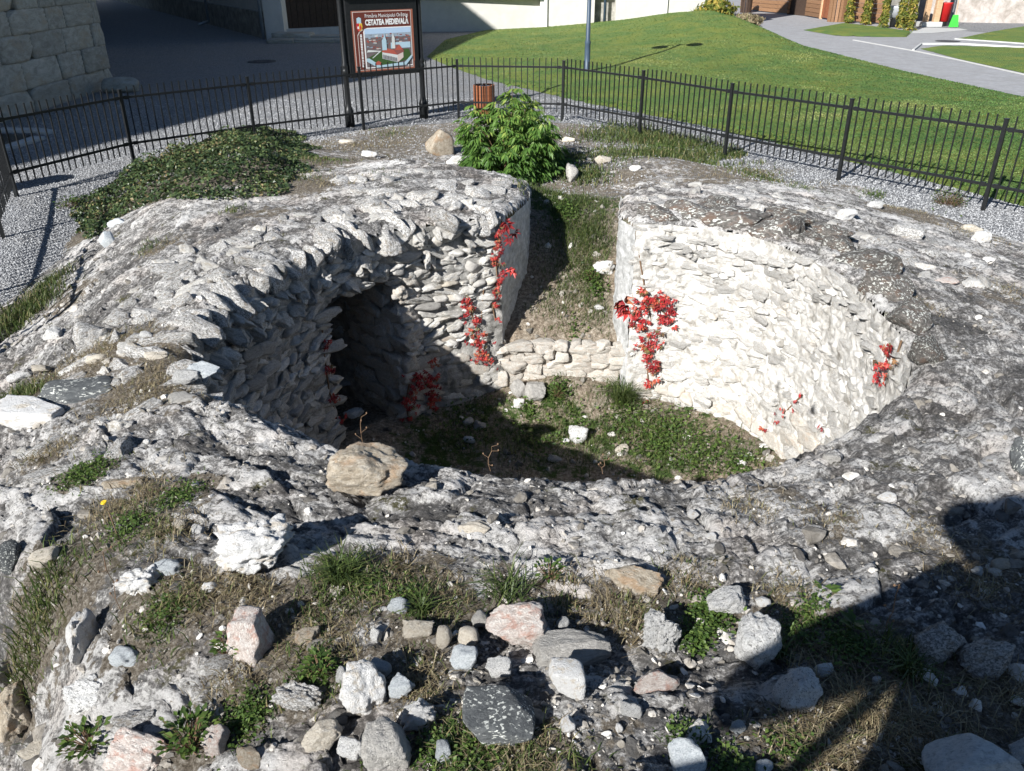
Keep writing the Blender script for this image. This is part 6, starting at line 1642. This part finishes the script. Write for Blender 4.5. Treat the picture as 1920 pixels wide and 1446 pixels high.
# ------------------------------------------------------------ the photographer, standing behind the camera
fz0 = float(top_h(np.array([-.12]), np.array([-.38]))[0])
cl_d = plain('dark_cloth', (.03, .035, .05), .9); skin_m = plain('skin', (.5, .32, .24), .6)
person = empty('person', (-.12, -.33, fz0)); tag(person, 'person in dark jacket holding a phone up with both hands on the near rim', 'person')
def skinned(name, V, E, R, mat, sub=2):
    me = bpy.data.meshes.new(name); me.from_pydata(V, E, []); me.materials.append(mat); me.update()
    o = link(name, me, person); sk = o.modifiers.new('skin', 'SKIN'); sk.use_smooth_shade = True
    for i, r in enumerate(R): me.skin_vertices[0].data[i].radius = (r, r) if not hasattr(r, '__len__') else r
    me.skin_vertices[0].data[0].use_root = True
    s = o.modifiers.new('sub', 'SUBSURF'); s.levels = sub; s.render_levels = sub
    return o
cz = CAMH - fz0; cx0 = .12; cy0 = .33    # the camera seen from the person's feet
hip = .93; sh = 1.47
V = [(0, 0, hip), (0, 0, 1.15), (0, .0, 1.33), (0, -.01, sh + .02), (0, .02, 1.56),
     (-.1, 0, hip - .05), (-.13, .02, .5), (-.14, -.02, .09), (-.15, .1, .04), (.1, 0, hip - .05), (.13, .02, .5), (.14, -.02, .09), (.15, .1, .04),
     (-.19, 0, sh - .02), (-.64, .06, 1.2), (cx0 - .13, cy0 - .15, cz - .13), (.19, 0, sh - .02), (.34, .12, 1.22), (cx0 + .15, cy0 - .15, cz - .13)]
E_ = [(0, 1), (1, 2), (2, 3), (3, 4), (0, 5), (5, 6), (6, 7), (7, 8), (0, 9), (9, 10), (10, 11), (11, 12), (3, 13), (13, 14), (14, 15), (3, 16), (16, 17), (17, 18)]
R = [(.2, .17), (.19, .15), (.22, .16), (.17, .12), .08, .14, .09, .06, .06, .14, .09, .06, .06, .09, .085, .045, .13, .09, .045]
skinned('body', V, E_, R, cl_d)
hv, hf = rock_np(5, sub=4, cuts=0, box=.12, rough=0)
link('head', mesh_np('head', hv, hf, [skin_m], True), person, (0.02, .05, cz - .0), None, (.078, .098, .12))
link('hair', mesh_np('hair', hv * np.array((1, 1, 1)) , hf, [plain('hair', (.03, .02, .015), .9)], True), person, (0.02, .03, cz + .03), None, (.09, .1, .11))
mb = MB(); mb.lathe((0.02, .04, cz + .08), [(.1, 0), (.23, -.012), (.235, -.006), (.11, .02), (.1, .11), (.07, .14), (.01, .145)], 24); mb.build('sun_hat', cl_d, person, smooth=True)
for s_ in (-1, 1):
    hx = cx0 + (.13 if s_ < 0 else .15) * s_
    pv = [(hx, cy0 - .15, cz - .13), (hx - s_ * .02, cy0 - .14, cz - .06)]; pe = [(0, 1)]; pr = [.03, .034]
    for k in range(4):
        b_ = len(pv); pv += [(hx - s_ * .025, cy0 - .11, cz - .075 + k * .02), (hx - s_ * .045, cy0 - .105, cz - .07 + k * .021), (hx - s_ * .06, cy0 - .12, cz - .07 + k * .021)]; pe += [(1, b_), (b_, b_ + 1), (b_ + 1, b_ + 2)]; pr += [.01, .009, .008]
    b_ = len(pv); pv += [(hx - s_ * .03, cy0 - .16, cz - .04), (hx - s_ * .055, cy0 - .165, cz - .03)]; pe += [(1, b_), (b_, b_ + 1)]; pr += [.011, .009]
    skinned('hand', pv, pe, pr, skin_m, 1)
bagm = empty('shadow_bag', (-.66, -.38, fz0 + .66)); tag(bagm, 'made-up dark bag beside the person with the phone, added to widen the shadow', 'bag')  # invented bag, out of view, placed to fill out the shadow of the person
bv, bf = rock_np(3, sub=4, cuts=0, box=.8, rough=.03)
link('pouch', mesh_np('pouch', bv, bf, [cl_d], True), bagm, (0, 0, .22), None, (.18, .14, .24))
mb = MB(); mb.bar((.05, 0, .4), (.34, .0, .78), .02); mb.build('strap', cl_d, bagm)
phn = empty('phone', (0, -.075, CAMH - .035)); phn.rotation_euler = (-PITCH, 0, 0); tag(phn, 'black phone held sideways in both hands of the person', 'phone')
mb = MB(); mb.box((0, 0, 0), (.16, .009, .075)); mb.build('casing', M['metal_black'], phn, bevel=.003)
mb = MB(); mb.box((0, -.0052, 0), (.15, .001, .069)); mb.build('screen', plain('glass_dark', (.02, .02, .025), .1), phn)
